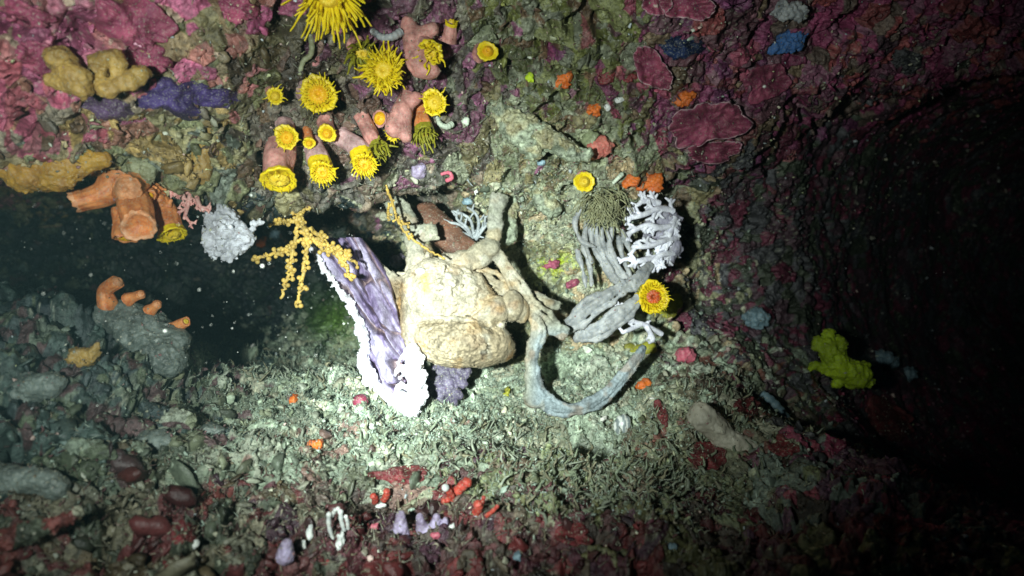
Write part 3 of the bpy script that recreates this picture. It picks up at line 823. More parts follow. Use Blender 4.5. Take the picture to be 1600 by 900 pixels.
crab_p = [
 ('s', 684, 462, 24, 56, 58, 44), ('s', 658, 500, 20, 32, 60, 40, 3), ('s', 696, 432, 28, 50, 20, 26, 4), ('s', 650, 450, 30, 22, 34, 26, 3),
 ('s', 672, 470, 42, 34, 34, 28, 5), ('s', 706, 476, 40, 30, 22, 24, 3),
 ('c', 640, 436, 14, 10, 634, 520, 12, 12, 3), ('s', 677, 416, 30, 20, 12, 20, 4), ('c', 656, 432, 40, 9, 657, 424, 48, 7), ('c', 697, 440, 40, 9, 698, 433, 48, 7),
 ('c', 648, 412, 22, 8, 640, 398, 24, 3, 2), ('c', 668, 410, 24, 8, 668, 396, 28, 3, 2), ('c', 690, 414, 24, 8, 694, 400, 28, 4, 2), ('c', 632, 440, 16, 9, 618, 436, 18, 3, 2), ('c', 630, 470, 16, 9, 618, 474, 18, 3, 2),
 # mouth parts and folded plates right of the face
 ('s', 726, 440, 34, 22, 16, 18, 1.6), ('s', 736, 458, 40, 22, 18, 18, 1.6), ('s', 728, 478, 44, 26, 14, 16, 1.6), ('s', 716, 460, 42, 12, 24, 16, 1.6),
 # the heavy granular back lobe with its raised rim
 ('s', 714, 534, 46, 66, 38, 46, 1.2), ('s', 752, 536, 38, 46, 36, 38, 4), ('s', 684, 526, 42, 36, 30, 38, 3), ('s', 782, 544, 26, 22, 22, 24, 4),
 ('c', 648, 502, 56, 3.0, 690, 497, 68, 3.2, 1.5), ('c', 690, 497, 68, 3.2, 735, 500, 68, 3, 1.5), ('c', 735, 500, 68, 3, 762, 510, 58, 3, 1.5),
 # claw folded across the front
 ('c', 744, 440, 32, 13, 756, 468, 38, 17, 2), ('c', 752, 498, 48, 14, 778, 486, 46, 19, 1.6), ('s', 774, 484, 46, 22, 21, 20, 1.5), ('s', 800, 478, 40, 18, 24, 19, 1.2), ('s', 814, 486, 32, 13, 19, 15, 1.2),
 ('c', 764, 502, 48, 13, 752, 522, 50, 9, 1.6), ('c', 782, 506, 46, 8, 772, 520, 46, 5, 1.6), ('s', 760, 478, 46, 12, 14, 12, 1.2),
]
# left folded leg, rising legs, long flat legs stretched to the right
crab_p += strap([(594, 426, 4, 9, 5), (618, 444, 8, 12, 5), (624, 470, 8, 8, 5), (624, 500, 10, 5, 5), (634, 562, 16, 5, 4.5)])
crab_p += strap([(652, 426, 20, 14, 8), (648, 388, 18, 12, 7), (646, 366, 16, 13, 6), (630, 336, 4, 14, 6), (606, 306, -10, 13, 5)])
crab_p += strap([(648, 384, 18, 9, 6), (662, 364, 20, 12, 5), (680, 360, 20, 9, 4)])
crab_p += [('c', 664, 372, 20, 4, 684, 372, 20, 3, 2), ('c', 668, 360, 20, 4, 674, 348, 20, 2.5, 2)]
crab_p += strap([(700, 420, 24, 15, 11), (738, 406, 24, 15, 10), (762, 390, 22, 12, 9), (774, 360, 16, 8, 6), (774, 336, 12, 10, 6), (782, 306, 4, 12, 5)])
crab_p += [('s', 764, 388, 24, 17, 15, 15, 3)]
crab_p += strap([(768, 384, 18, 6, 5), (788, 414, 26, 10, 4.5), (812, 452, 28, 12, 4.5), (838, 488, 24, 16, 4.5), (866, 512, 16, 14, 4.5), (884, 522, 10, 9, 4)], 1.4)
crab_p += strap([(738, 420, 4, 7, 5), (776, 444, 10, 16, 5), (812, 460, 6, 11, 5), (872, 478, -2, 6, 4)], 1.4)
crab_p += strap([(812, 484, 20, 8, 6), (836, 496, 26, 8, 5), (840, 524, 28, 12, 5), (830, 562, 26, 9, 5), (835, 598, 28, 13, 5), (856, 632, 26, 15, 5), (896, 640, 22, 9, 4.5), (930, 628, 20, 12, 4.5), (968, 596, 14, 10, 4), (1000, 552, 8, 6, 3.5), (1006, 542, 4, 3, 3)], 1.4)
crab_p += [('s', 836, 622, 28, 18, 15, 12, 3)]
rc = random.Random(5)
for _ in range(46):                                                 # knobs and short spines of the old shell
    an = rc.uniform(0, 6.28); rr = rc.uniform(.2, 1)
    x, y = 712 + 74 * rr * math.cos(an), 536 + 38 * rr * math.sin(an)
    crab_p.append(('s', x, y, 44 + 36 * math.sqrt(max(0, 1 - rr * rr)) - 2, rc.uniform(3, 7), rc.uniform(3, 6), rc.uniform(4, 7), 2))
for _ in range(40):
    an = rc.uniform(0, 6.28); rr = rc.uniform(.2, 1)
    x, y = 682 + 56 * rr * math.cos(an), 458 + 52 * rr * math.sin(an)
    crab_p.append(('s', x, y, 26 + 40 * math.sqrt(max(0, 1 - rr * rr)), rc.uniform(3, 9), rc.uniform(3, 7), rc.uniform(4, 7), 2))
for y in range(430, 570, 11):
    crab_p.append(('c', 636 + rc.uniform(-2, 3), y, 14, 4.5, 620 + rc.uniform(-3, 6), y - 4 + rc.uniform(-4, 4), 18, 2, 1.5))
M_CRAB = mat("silted_crab_shell", (1, 1, 1), attr=True, scale=420, bump=.5, bscale=800, rough=.5, spec=.35, contrast=.35)
v, f = implicit(prims_of(crab_p, DC), 1.15 * DC / F, 4 * DC / F, [(3.6 * DC / F, 12 * DC / F, 'f'), (2.0 * DC / F, 4.6 * DC / F, 'v'), (-3.0 * DC / F, 15 * DC / F, 'v')], 3,
                lambda p: .25 + .72 * (1 - sstep(55, 110, np.hypot(p[:, 0] / p[:, 1] * F + 800 - 705, (450 - p[:, 2] / p[:, 1] * F - 490) * .9))))
crab = empty("crab", P(700, 560, DC - .02), "cream brown silt covered crab clinging to the rock at centre of the torch beam", "crab")
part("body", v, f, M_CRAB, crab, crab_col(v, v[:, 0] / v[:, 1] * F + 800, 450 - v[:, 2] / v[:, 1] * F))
CRAB_V, CRAB_F = v, f
M_EYE = mat("pale_eye", (.80, .82, .74), (.62, .66, .62), scale=120, rough=.2, bump=.05, spec=.6)
for ex, ey, rr in ((657, 424, 7.5), (698, 433, 8.5)):
    g = Geo(); g.ball(P(ex, ey, DC - 54 * DC / F), rr * DC / F, squash=(1.15, 1, .85)); v, f, c = g.get()
    part("eye", v, f, M_EYE, crab)

# ---- white-edged lavender plate
M_LAV = mat("lavender_plate", (.44, .38, .56), (.20, .15, .22), scale=130, rough=.45, bump=.5, bscale=380)
M_WHITE = mat("white_growing_edge", (.86, .86, .88), (.74, .74, .82), scale=200, rough=.5, bump=.4, bscale=500)
DPl = 0.655
plate = empty("lobed_plate", P(640, 645, DPl), "lavender tongue shaped plate with thick white edge left of the crab", "bryozoan")
left = catmull([(478, 372), (500, 408), (522, 440), (546, 474), (562, 508), (572, 538), (568, 562), (580, 592), (606, 618), (640, 640)], 60)
right = catmull([(566, 372), (590, 404), (606, 436), (616, 470), (624, 505), (632, 540), (640, 570), (648, 596), (654, 616), (654, 636)], 60)
nt_, ns_ = 180, 60
L_ = catmull(left, nt_); R_ = catmull(right, nt_)
tt = np.linspace(0, 1, nt_)[:, None]; ss = np.linspace(0, 1, ns_)[None]
X = L_[:, None, 0] + (R_ - L_)[:, None, 0] * ss; Y = L_[:, None, 1] + (R_ - L_)[:, None, 1] * ss
pp = np.stack([X / 26 + tt * 0, Y / 60, np.zeros_like(X)], -1).reshape(-1, 3)
fold_ = fbm(pp * np.array([1, 1, 1]), 3, 61).reshape(nt_, ns_)
lump = voronoi(np.stack([X / 15, Y / 24, 0 * X], -1).reshape(-1, 3), 63)[0].reshape(nt_, ns_)
ridg = np.abs(fbm(np.stack([(X - 0.55 * (Y - 400)) / 13, (Y) / 80, 0 * X], -1).reshape(-1, 3), 2, 67)).reshape(nt_, ns_)
off = 14 * np.sin(np.pi * ss) ** .6 + 8 * np.sin(ss * 9 + tt * 5) - 60 * sstep(.18, 0, ridg) * np.sin(np.pi * ss) * .5 + 14 * fold_ + (13 + 16 * tt) * (0.5 - lump)
Dm = DPl + 0.035 * (1 - tt) ** 1.5 + 0 * ss
top = np.stack([(X - 800) / F * Dm, Dm - off * DPl / F, (450 - Y) / F * Dm], -1)
bot = top + np.array([0, 0.007, 0])
Vp = np.concatenate([top.reshape(-1, 3), bot.reshape(-1, 3)]); n0 = nt_ * ns_
i = np.arange(nt_ - 1)[:, None] * ns_; j = np.arange(ns_ - 1)[None]
Fp = np.stack([i + j, i + ns_ + j, i + ns_ + j + 1, i + j + 1], -1).reshape(-1, 4)
ring = np.concatenate([np.arange(ns_), np.arange(1, nt_) * ns_ + ns_ - 1, (nt_ - 1) * ns_ + np.arange(ns_ - 2, -1, -1), np.arange(nt_ - 2, 0, -1) * ns_])
rn = np.roll(ring, -1)
rib = sstep(-.15, .35, fbm(np.stack([(X - 0.55 * (Y - 400)) / 8, Y / 70, 0 * X], -1).reshape(-1, 3), 3, 68))[:, None]
vein = sstep(.14, .02, ridg.reshape(-1))[:, None]
pc = np.array([.17, .13, .24]) * (1 - rib) + np.array([.40, .36, .50]) * rib
pc = pc * (1 - .75 * vein) + np.array([.20, .13, .10]) * .75 * vein
M_RIBS = mat("ribbed_plate", (1, 1, 1), attr=True, scale=220, bump=.55, bscale=420, rough=.45, contrast=.35)
part("plate", Vp, np.concatenate([Fp, Fp[:, ::-1] + n0, np.stack([ring, rn, rn + n0, ring + n0], 1)]), M_RIBS, plate, np.concatenate([pc, pc]))
rl = []
for a in range(0, len(left) - 1, 2):
    t = a / (len(left) - 1); b = min(a + 2, len(left) - 1); rr = 3.4 + 6.8 * t ** 1.3
    dd = lambda k: -45 * (1 - k / 59) ** 1.5 * .9
    rr *= 1 + .35 * math.sin(a * .55) * math.sin(a * .23 + 1)
    rl.append(('c', *left[a], dd(a) + 8 + 3 * math.sin(a * .9), rr, *left[b], dd(b) + 8 + 3 * math.sin(b * .9), rr + .4))
    rl.append(('s', left[a][0] - 3 + random.uniform(-5, 4), left[a][1] + random.uniform(-4, 5), dd(a) + 8 + random.uniform(-5, 5), rr * random.uniform(.5, .85), rr * random.uniform(.6, 1.0), rr * .8))
tip_ = [(640, 640), (652, 622), (650, 596), (646, 570), (644, 548)]
for a, b in zip(tip_[:-1], tip_[1:]): rl.append(('c', *a, 20, 14, *b, 24, 11))
rl += [('s', 630, 628, 16, 22, 16, 12), ('s', 644, 640, 14, 14, 10, 12), ('s', 652, 560, 24, 12, 10, 9), ('s', 656, 600, 20, 8, 8, 9)]
for ty, ln_, lw in ((546, 14, 3.0), (556, 20, 3.6), (572, 25, 4.4), (583, 17, 3.2), (601, 24, 5)):
    rl.append(('c', 642, ty + 5, 24, lw + 2, 642 - ln_ * .6, ty + 1, 22, lw)); rl.append(('c', 642 - ln_ * .6, ty + 1, 22, lw, 642 - ln_, ty + 7 + ln_ * .15, 17, lw * .7))
for _ in range(26):
    a_ = random.choice(tip_[:-1]); rl.append(('s', a_[0] + random.uniform(-2, 13), a_[1] + random.uniform(-14, 10), random.uniform(16, 28), random.uniform(4, 8), random.uniform(4, 8), 6))
v, f = implicit(prims_of(rl, DPl), 1.1 * DPl / F, 3 * DPl / F, [(3.4 * DPl / F, 5.5 * DPl / F, 'v'), (3.6 * DPl / F, 8 * DPl / F, 'f')], 8)
part("white_edge", v, f, M_WHITE, plate)

blob("lumpy_frill", "lavender frilled lump coloured dark for the shade under the crab", "bryozoan",
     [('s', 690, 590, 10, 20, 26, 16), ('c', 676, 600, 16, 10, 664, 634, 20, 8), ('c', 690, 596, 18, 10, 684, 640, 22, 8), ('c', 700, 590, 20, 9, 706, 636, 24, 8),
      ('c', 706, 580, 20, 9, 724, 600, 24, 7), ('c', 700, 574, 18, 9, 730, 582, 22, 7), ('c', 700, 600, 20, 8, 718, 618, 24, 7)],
     mat('shaded_lavender_frill', (.12, .10, .16), (.06, .05, .08), scale=130, rough=.45, bump=.5, bscale=380), D=.695, k=3, noise=[(5, 9, 'v'), (3, 14, 'f')], seed=4)  # plate's lavender darkened, shade under the crab put into the colour

# ---- yellow knobbly sea-fan twigs
M_GORG = mat("ochre_twig", (.62, .44, .10), (.45, .28, .05), scale=300, rough=.5, bump=.4)
M_KNOB = M_GORG


def twig(name, label, branches, D, r=3.0, knob=4.2, dens=.75, cat="sea fan", group=None, m=None, wob=3):
    m = m or M_GORG
    b0 = branches[0][0]; s = D / F
    root = empty(name, P(b0[0], b0[1], D - b0[2] * s), label, cat, group)
    for bi, br in enumerate(branches):
        c = catmull(br, 8 * len(br)); c[:, :2] += np.array([[random.gauss(0, .25), random.gauss(0, .25)] for _ in c]) * wob
        pts = np.array([P(x, y, D - o * s) for x, y, o in c]); g = Geo()
        g.tube(pts, np.linspace(r, r * .65, len(pts)) * s, 7)
        ln = np.sum(np.linalg.norm(np.diff(pts, axis=0), axis=1)) / s
        for _ in range(int(ln / 10 * dens * 1.6)):
            k_ = random.randrange(len(pts)); th = random.uniform(0, 6.28)
            d = np.array([math.cos(th), -abs(math.sin(th)) * random.uniform(-.3, 1), math.sin(th)])
            e = pts[k_] + d * random.uniform(4.5, 8) * s
            g.tube([pts[k_], (pts[k_] + e) / 2, e], np.array([1.6, 1.5, 1.7]) * s, 6)
            g.ball(e, random.uniform(.7, 1.05) * knob * .72 * s)
        v, f, cc = g.get()
        part("stem" if bi == 0 else "branch", v, f, m, root)
    return root


twig("sea_fan", "ochre knobbly sea fan with many branches hanging below the cup corals", [
    [(452, 290, 6), (462, 312, 14), (470, 340, 22), (478, 362, 26)],
    [(466, 330, 20), (462, 370, 30), (456, 400, 34), (450, 430, 36), (440, 466, 36)],
    [(476, 356, 26), (480, 390, 34), (474, 420, 36), (470, 450, 38), (462, 480, 38)],
    [(478, 356, 26), (500, 368, 32), (514, 384, 36), (536, 398, 38), (556, 410, 38)],
    [(536, 398, 38), (542, 420, 40), (550, 438, 40)], [(520, 386, 36), (530, 404, 40), (540, 412, 40)],
    [(460, 386, 32), (440, 394, 32), (420, 398, 30), (402, 404, 28)],
    [(484, 366, 28), (500, 384, 36), (512, 394, 40)], [(464, 346, 24), (444, 346, 20), (432, 350, 16)],
    [(474, 330, 20), (484, 322, 18), (488, 314, 16)]], D=.655, r=3.6, knob=5.4, dens=1.0, wob=6)
twig("sea_fan", "thin ochre sea fan twig descending towards the crab's left eye", [
    [(604, 296, 0), (614, 320, 8), (620, 340, 14), (632, 362, 20), (650, 378, 26), (672, 392, 30), (694, 404, 34)],
    [(612, 316, 6), (606, 330, 8), (608, 344, 10)], [(622, 346, 16), (632, 350, 20), (640, 348, 20)]], D=.665, r=2.4, knob=3.4, dens=.55)

# ---- pink and white branching corals
M_PINKC = mat("pink_hydrocoral", (.72, .40, .36), (.58, .22, .20), scale=300, rough=.5, bump=.3)
M_LACE = mat("pale_lilac_coral", (.84, .85, .92), (.66, .66, .78), scale=260, rough=.5, bump=.35)
M_FEATH = mat("pale_feather_arm", (.46, .50, .52), (.28, .32, .34), scale=260, rough=.5, bump=.3)


def lace(name, label, trunks, D, m, r=4.0, prong=22, np_=5, bias=None, sub=2, cat="coral", group=None, seed=0, flat=.5):
    rr = random.Random(seed); s = D / F
    b0 = trunks[0][0]; root = empty(name, P(b0[0], b0[1], D - b0[2] * s), label, cat, group)
    for tr in trunks:
        g = Geo(); c = catmull(tr, 7 * len(tr)); pts = [P(x, y, D - o * s) for x, y, o in c]
        g.tube(pts, np.linspace(r * 1.1, r * .7, len(pts)) * s, 8)

        def grow(x, y, o, an, ln, w, dep):
            p = [(x, y, o)]
            for k_ in range(4):
                an += rr.uniform(-.3, .3); x += math.cos(an) * ln / 4; y += math.sin(an) * ln / 4; o += rr.uniform(-.2, .6) * ln / 4 * flat
                p.append((x, y, o))
            g.tube([P(*t[:2], D - t[2] * s) for t in p], np.linspace(w, w * .55, 5) * s, 6)
            if dep > 0:
                for sg in (-1, 1):
                    k2 = rr.choice((2, 3)); grow(*p[k2], an + sg * rr.uniform(.5, 1.0), ln * rr.uniform(.45, .65), w * .75, dep - 1)
        for k_ in range(np_):
            t = (k_ + rr.uniform(.2, .9)) / np_; ii = min(len(c) - 2, int(t * (len(c) - 1)))
            dx, dy = c[ii + 1][:2] - c[ii][:2]; an = math.atan2(dy, dx)
            an += rr.choice((-1, 1)) * rr.uniform(.6, 1.3)
            if bias is not None: an = bias + rr.uniform(-.75, .75)
            grow(*c[ii], an, prong * rr.uniform(.6, 1.15), r * .8, sub)
        v, f, cc = g.get(); part("branch", v, f, m, root)
    return root


lace("branching_coral", "salmon pink bushy branching coral beside white sponge on left ledge", [
    [(296, 268, 4), (292, 290, 18), (286, 312, 24)], [(300, 280, 10), (296, 310, 24), (288, 342, 26)], [(304, 290, 10), (310, 316, 22), (318, 330, 24)],
    [(292, 286, 10), (276, 290, 22), (266, 300, 26)]], .585, M_PINKC, r=3.6, prong=15, np_=6, seed=2)
lace("branching_coral", "pale lilac antler coral with broad fan of prongs under the orange sponges", [
    [(1052, 330, 4), (1030, 326, 16), (1004, 336, 22), (978, 342, 26)], [(1056, 352, 4), (1032, 356, 20), (1010, 352, 26), (980, 366, 26)],
    [(1058, 372, 4), (1036, 376, 20), (1016, 384, 26), (988, 386, 22)], [(1052, 396, 4), (1034, 398, 18), (1022, 408, 22), (1020, 424, 22)],
    [(1054, 340, 4), (1046, 366, 14), (1040, 390, 16)], [(1046, 400, 6), (1016, 404, 16), (996, 408, 20), (980, 404, 20)], [(1030, 318, 6), (1014, 314, 14), (1000, 316, 18)]], .735, M_LACE, r=5.2, prong=17, np_=7, sub=1, seed=5)
blob("encrusting_coral", "lumpy lilac grey base mass at right of the antler coral", "coral", [('s', 1040, 345, -4, 22, 30, 14), ('s', 1046, 385, -4, 18, 30, 14), ('s', 1022, 366, -6, 20, 22, 12)], mat('lilac_grey_base', (.40, .39, .48), (.24, .23, .30), scale=120, rough=.5, bump=.4), D=.735, k=8, noise=[(6, 16, 'f')], seed=77)
lace("branching_coral", "small white forked coral left of the yellow red centred coral", [
    [(1034, 522, 4), (1008, 508, 20), (990, 502, 24), (970, 490, 26)], [(990, 502, 24), (974, 498, 26), (956, 502, 26), (952, 518, 24)],
    [(1002, 506, 22), (986, 514, 26), (972, 520, 26)], [(972, 490, 26), (972, 474, 24)], [(1010, 510, 20), (1020, 528, 22), (1018, 534, 22)]],
    .725, M_LACE, r=4.2, prong=13, np_=2, sub=1, seed=9)
feather = lace("feather_star", "pale blue grey feather star with curling arms above crab's raised leg", [
    [(740, 372, 4), (736, 346, 16), (722, 334, 20), (706, 330, 18)], [(738, 368, 4), (720, 352, 18), (700, 348, 20), (692, 352, 16)],
    [(744, 372, 4), (748, 348, 18), (742, 332, 20), (730, 324, 16)], [(744, 370, 4), (756, 352, 16), (758, 338, 18)],
    [(736, 370, 6), (722, 364, 18), (702, 360, 18), (694, 358, 14)], [(738, 372, 6), (730, 356, 20), (714, 342, 22), (716, 328, 18)], [(744, 374, 6), (752, 362, 18), (762, 350, 18)]],
    .735, M_FEATH, r=2.6, prong=12, np_=4, sub=0, cat="feather star", seed=12)
lace("feather_star", "thin pale spidery feather star on dark rock under the cup corals", [
    [(748, 266, 2), (738, 250, 12), (722, 240, 14)], [(748, 266, 2), (764, 258, 12), (782, 272, 14)], [(746, 266, 2), (734, 272, 12), (730, 282, 10)],
    [(748, 264, 2), (752, 246, 12), (744, 236, 12)], [(750, 266, 2), (760, 272, 12), (778, 276, 12)]],
    .70, M_FEATH, r=1.9, prong=12, np_=3, sub=0, cat="feather star", seed=14)

# ---- sponges and crusts
M_OCHRE = mat("ochre_sponge", (.46, .26, .035), (.30, .15, .03), scale=70, rough=.5, bump=.4, bscale=260, sss=.15)
M_TAN = mat("tan_sponge", (.42, .27, .07), (.28, .17, .05), scale=80, rough=.5, bump=.4, bscale=300, sss=.1)
M_PURP = mat("purple_sponge", (.085, .055, .20), (.05, .03, .12), scale=60, rough=.6, bump=.5, bscale=300)
M_GREYG = mat("grey_green_sponge", (.30, .32, .20), (.19, .19, .10), scale=110, rough=.5, bump=.5, bscale=400)
M_WHT = mat("white_sponge", (.60, .62, .68), (.38, .38, .42), scale=160, rough=.5, bump=.7, bscale=500)
M_LEATH = mat("grey_leathery_sponge", (.42, .43, .43), (.24, .26, .28), scale=110, rough=.45, bump=.4, bscale=350, sss=.25)
M_BROWN = mat("red_brown_sponge", (.22, .10, .06), (.12, .06, .04), scale=90, rough=.55, bump=.5, bscale=350)
M_SAGE = mat("sage_sponge", (.30, .34, .25), (.20, .23, .16), scale=90, rough=.55, bump=.5, bscale=350)
M_PINKCR = mat("pink_crust", (.36, .08, .14), (.24, .045, .10), scale=110, rough=.5, bump=.55, bscale=420)
M_ORANGE = mat("orange_sponge", (.68, .16, .02), (.50, .09, .015), scale=100, rough=.5, bump=.4, bscale=400)
M_RED = mat("red_crust", (.21, .035, .04), (.11, .018, .022), scale=120, rough=.5, bump=.5, bscale=400)
M_CRIM = mat("scarlet_branch", (.42, .06, .04), (.24, .025, .02), scale=150, rough=.45, bump=.4)
M_MAROON = mat("maroon_ball", (.24, .025, .06), (.14, .012, .04), scale=120, rough=.5, bump=.5)
M_SALMON = mat("salmon_ball", (.55, .17, .13), (.42, .11, .09), scale=120, rough=.55, bump=.4)
M_PINKB = mat("pink_ball", (.62, .16, .22), (.48, .08, .13), scale=120, rough=.5, bump=.4)
M_LIME = mat("lime_yellow_sponge", (.46, .64, .02), (.36, .50, .015), scale=70, rough=.6, bump=.35, bscale=300)
M_MUST = mat("mustard_sponge", (.36, .36, .03), (.25, .24, .03), scale=80, rough=.55, bump=.35, bscale=300)
M_BLUE = mat("blue_sponge", (.06, .17, .42), (.035, .10, .28), scale=80, rough=.6, bump=.4, bscale=300)
M_PALEB = mat("pale_blue_tunicate", (.22, .34, .40), (.12, .20, .24), scale=120, rough=.4, bump=.4)
M_PALEEDGE = mat("pale_crust_edge", (.50, .34, .36), (.38, .18, .24), scale=150, rough=.5, bump=.3)
M_BUFF = mat("buff_sponge", (.50, .47, .38), (.38, .35, .27), scale=60, rough=.55, bump=.3, bscale=260)
M_WORM = mat("white_worm_tube", (.62, .70, .56), (.42, .50, .40), scale=160, rough=.4, bump=.3)
M_SHELL = mat("white_shell", (.74, .76, .72), (.50, .54, .54), scale=160, rough=.3, bump=.3)

blob("drooping_sponge", "ochre yellow smooth sponge drooping in two lobes from far left ledge", "sponge",
     [('s', 46, 262, 30, 42, 30, 26), ('s', 40, 280, 30, 28, 16, 20), ('s', 92, 268, 28, 34, 26, 24), ('s', 80, 288, 28, 22, 9, 16), ('c', 92, 262, 26, 24, 160, 248, 20, 12), ('c', 20, 250, 20, 20, -20, 240, 10, 20)],
     M_OCHRE, D=.54, k=7, noise=[(7, 24, 'f'), (-2.2, 7, 'v'), (2, 9, 'f')], seed=1)
blob("knobbed_sponge", "tan yellow smooth sponge with a forked upper end on pink crust", "sponge",
     [('s', 94, 94, 16, 20, 20, 18), ('c', 94, 94, 18, 18, 120, 120, 22, 19), ('c', 84, 126, 18, 12, 124, 136, 22, 16), ('s', 126, 142, 22, 12, 14, 14)],
     M_TAN, k=6, noise=[(6, 18, 'f'), (-2.2, 6, 'v'), (2, 8, 'f')], seed=2)
blob("knobbed_sponge", "olive tan lumpy sponge with holes right of the forked one", "sponge",
     [('c', 156, 94, 14, 15, 182, 92, 18, 14), ('c', 184, 96, 18, 13, 186, 120, 18, 12), ('c', 154, 98, 14, 14, 158, 134, 18, 14), ('c', 160, 138, 18, 14, 204, 126, 20, 14), ('s', 220, 116, 14, 16, 14, 14), ('s', 172, 144, 20, 10, 10, 11)],
     M_TAN, k=5, noise=[(5, 13, 'v'), (4, 20, 'f'), (-2, 5, 'v')], seed=3)
blob("ledge_growth", "grey green pitted lump with pale hollow centre under the purple sponge", "sponge",
     [('c', 204, 190, 24, 14, 236, 184, 24, 14), ('c', 238, 186, 24, 13, 246, 210, 24, 13), ('c', 240, 216, 24, 13, 206, 218, 22, 13), ('c', 202, 214, 20, 12, 200, 196, 22, 12)],
     M_GREYG, D=.57, k=5, noise=[(4, 8, 'v')], seed=5)
blob("ledge_growth", "yellowish curled growth shaped like a hook beside the purple sponge", "sponge",
     [('c', 304, 190, 20, 9, 326, 190, 24, 10), ('c', 326, 190, 24, 10, 334, 214, 24, 10), ('c', 334, 214, 24, 10, 318, 240, 22, 16), ('s', 314, 262, 20, 18, 26, 16), ('c', 340, 186, 18, 9, 354, 178, 14, 10)],
     M_TAN, D=.58, k=6, noise=[(3, 9, 'v')], seed=6)
blob("ledge_growth", "knobbly yellow green growth just above the orange coral cluster", "sponge",
     [('s', 214, 258, 22, 14, 16, 14), ('s', 232, 266, 24, 14, 18, 14), ('s', 204, 252, 20, 10, 12, 10), ('s', 226, 284, 20, 9, 10, 9), ('s', 196, 262, 20, 8, 8, 9), ('s', 246, 250, 20, 14, 12, 10)],
     M_GREYG, D=.57, k=4, noise=[(4, 7, 'v')], seed=7)
blob("ledge_growth", "grey lumpy ledge knob left of the hook shaped growth", "sponge",
     [('s', 270, 216, 18, 20, 14, 14), ('s', 258, 232, 20, 16, 12, 14), ('s', 284, 234, 20, 18, 13, 14), ('s', 268, 250, 18, 18, 14, 14), ('s', 250, 210, 14, 12, 10, 10)],
     M_GREYG, D=.575, k=4, noise=[(5, 8, 'v'), (3, 14, 'f')], seed=8)
blob("white_sponge", "bluish white rough sponge hanging at the ledge's right corner", "sponge",
     [('c', 334, 322, 4, 12, 326, 384, 16, 10), ('c', 344, 330, 8, 14, 344, 388, 20, 12), ('c', 352, 336, 8, 12, 366, 390, 16, 11), ('c', 356, 338, 4, 12, 386, 372, 10, 12), ('s', 350, 362, 18, 22, 20, 16),
      ('s', 336, 396, 14, 8, 8, 8), ('s', 356, 400, 14, 10, 7, 8), ('s', 376, 392, 10, 10, 8, 8), ('c', 386, 366, 6, 9, 402, 348, 0, 6)],
     M_WHT, D=.60, k=3, noise=[(6, 8, 'v'), (6, 16, 'f'), (3, 5, 'f')], seed=9)
blob("encrusting_coral", "bare branching pink coral trunk in middle of the cup corals", "coral",
     [('c', 636, 150, 4, 13, 628, 176, 16, 15), ('c', 628, 176, 16, 15, 616, 200, 20, 15), ('c', 628, 176, 16, 13, 634, 214, 16, 9), ('c', 634, 160, 10, 9, 650, 152, 14, 9), ('s', 646, 158, 16, 8, 8, 8)],
     M_TUBE_PINK, k=6, noise=[(2, 12, 'f')], seed=10)
blob("encrusting_coral", "broad dusky pink coral base behind the pointed yellow coral", "coral",
     [('c', 640, 40, 0, 14, 652, 92, 10, 18), ('s', 664, 110, 8, 22, 14, 14), ('c', 652, 60, 6, 14, 676, 46, 10, 10)], M_TUBE_PINK, k=8, noise=[(3, 14, 'f')], seed=11)
blob("leathery_sponge", "folded blue grey leathery sponge drooping beside the crab's long legs", "sponge",
     strap([(886, 516, 4, 6, 5), (900, 500, 14, 15, 5), (934, 474, 20, 17, 5), (966, 454, 16, 10, 5), (992, 440, 8, 12, 5), (1018, 414, -4, 5, 4)], 1.6) +
     strap([(900, 528, -4, 5, 5), (926, 520, 8, 13, 5), (962, 500, 12, 15, 5), (990, 474, 6, 9, 5), (1012, 452, -6, 5, 4)], 1.6), M_LEATH, D=.715, k=2, noise=[(2.5, 18, 'f')], seed=12)
strands = []
for st in ([(908, 326), (898, 350), (908, 376), (930, 386)], [(924, 352), (926, 384), (944, 412), (972, 444)], [(940, 358), (944, 392), (962, 420), (980, 444)], [(950, 362), (958, 400), (980, 436)],
           [(966, 370), (974, 404), (988, 436)], [(930, 350), (938, 388), (958, 424)], [(956, 360), (952, 396), (966, 430), (990, 444)], [(918, 346), (914, 372), (924, 410)], [(972, 360), (986, 396), (998, 420)], [(934, 356), (936, 400), (952, 430), (966, 446)], [(1016, 396), (1004, 420), (984, 442)], [(912, 386), (922, 420), (924, 446)], [(902, 392), (910, 420), (916, 448)]):
    c = catmull(np.array(st, float), 14)
    o_ = np.linspace(2, 16, 14); r_ = 3.6 * np.linspace(1.25, .8, 14) * (1 + .2 * np.sin(np.arange(14) * 1.1 + st[0][0]))
    for i in range(13): strands.append(('c', c[i, 0], c[i, 1], o_[i], r_[i], c[i + 1, 0], c[i + 1, 1], o_[i + 1], r_[i + 1], 1.5))
blob("soft_coral_strands", "bundle of grey drooping soft strands above the folded sponge", "soft coral", strands, M_LEATH, D=.735, k=1.5, noise=[(2, 12, 'f')], seed=13)
g = Geo(); Dh = .715; sh = Dh / F; rh = random.Random(31)
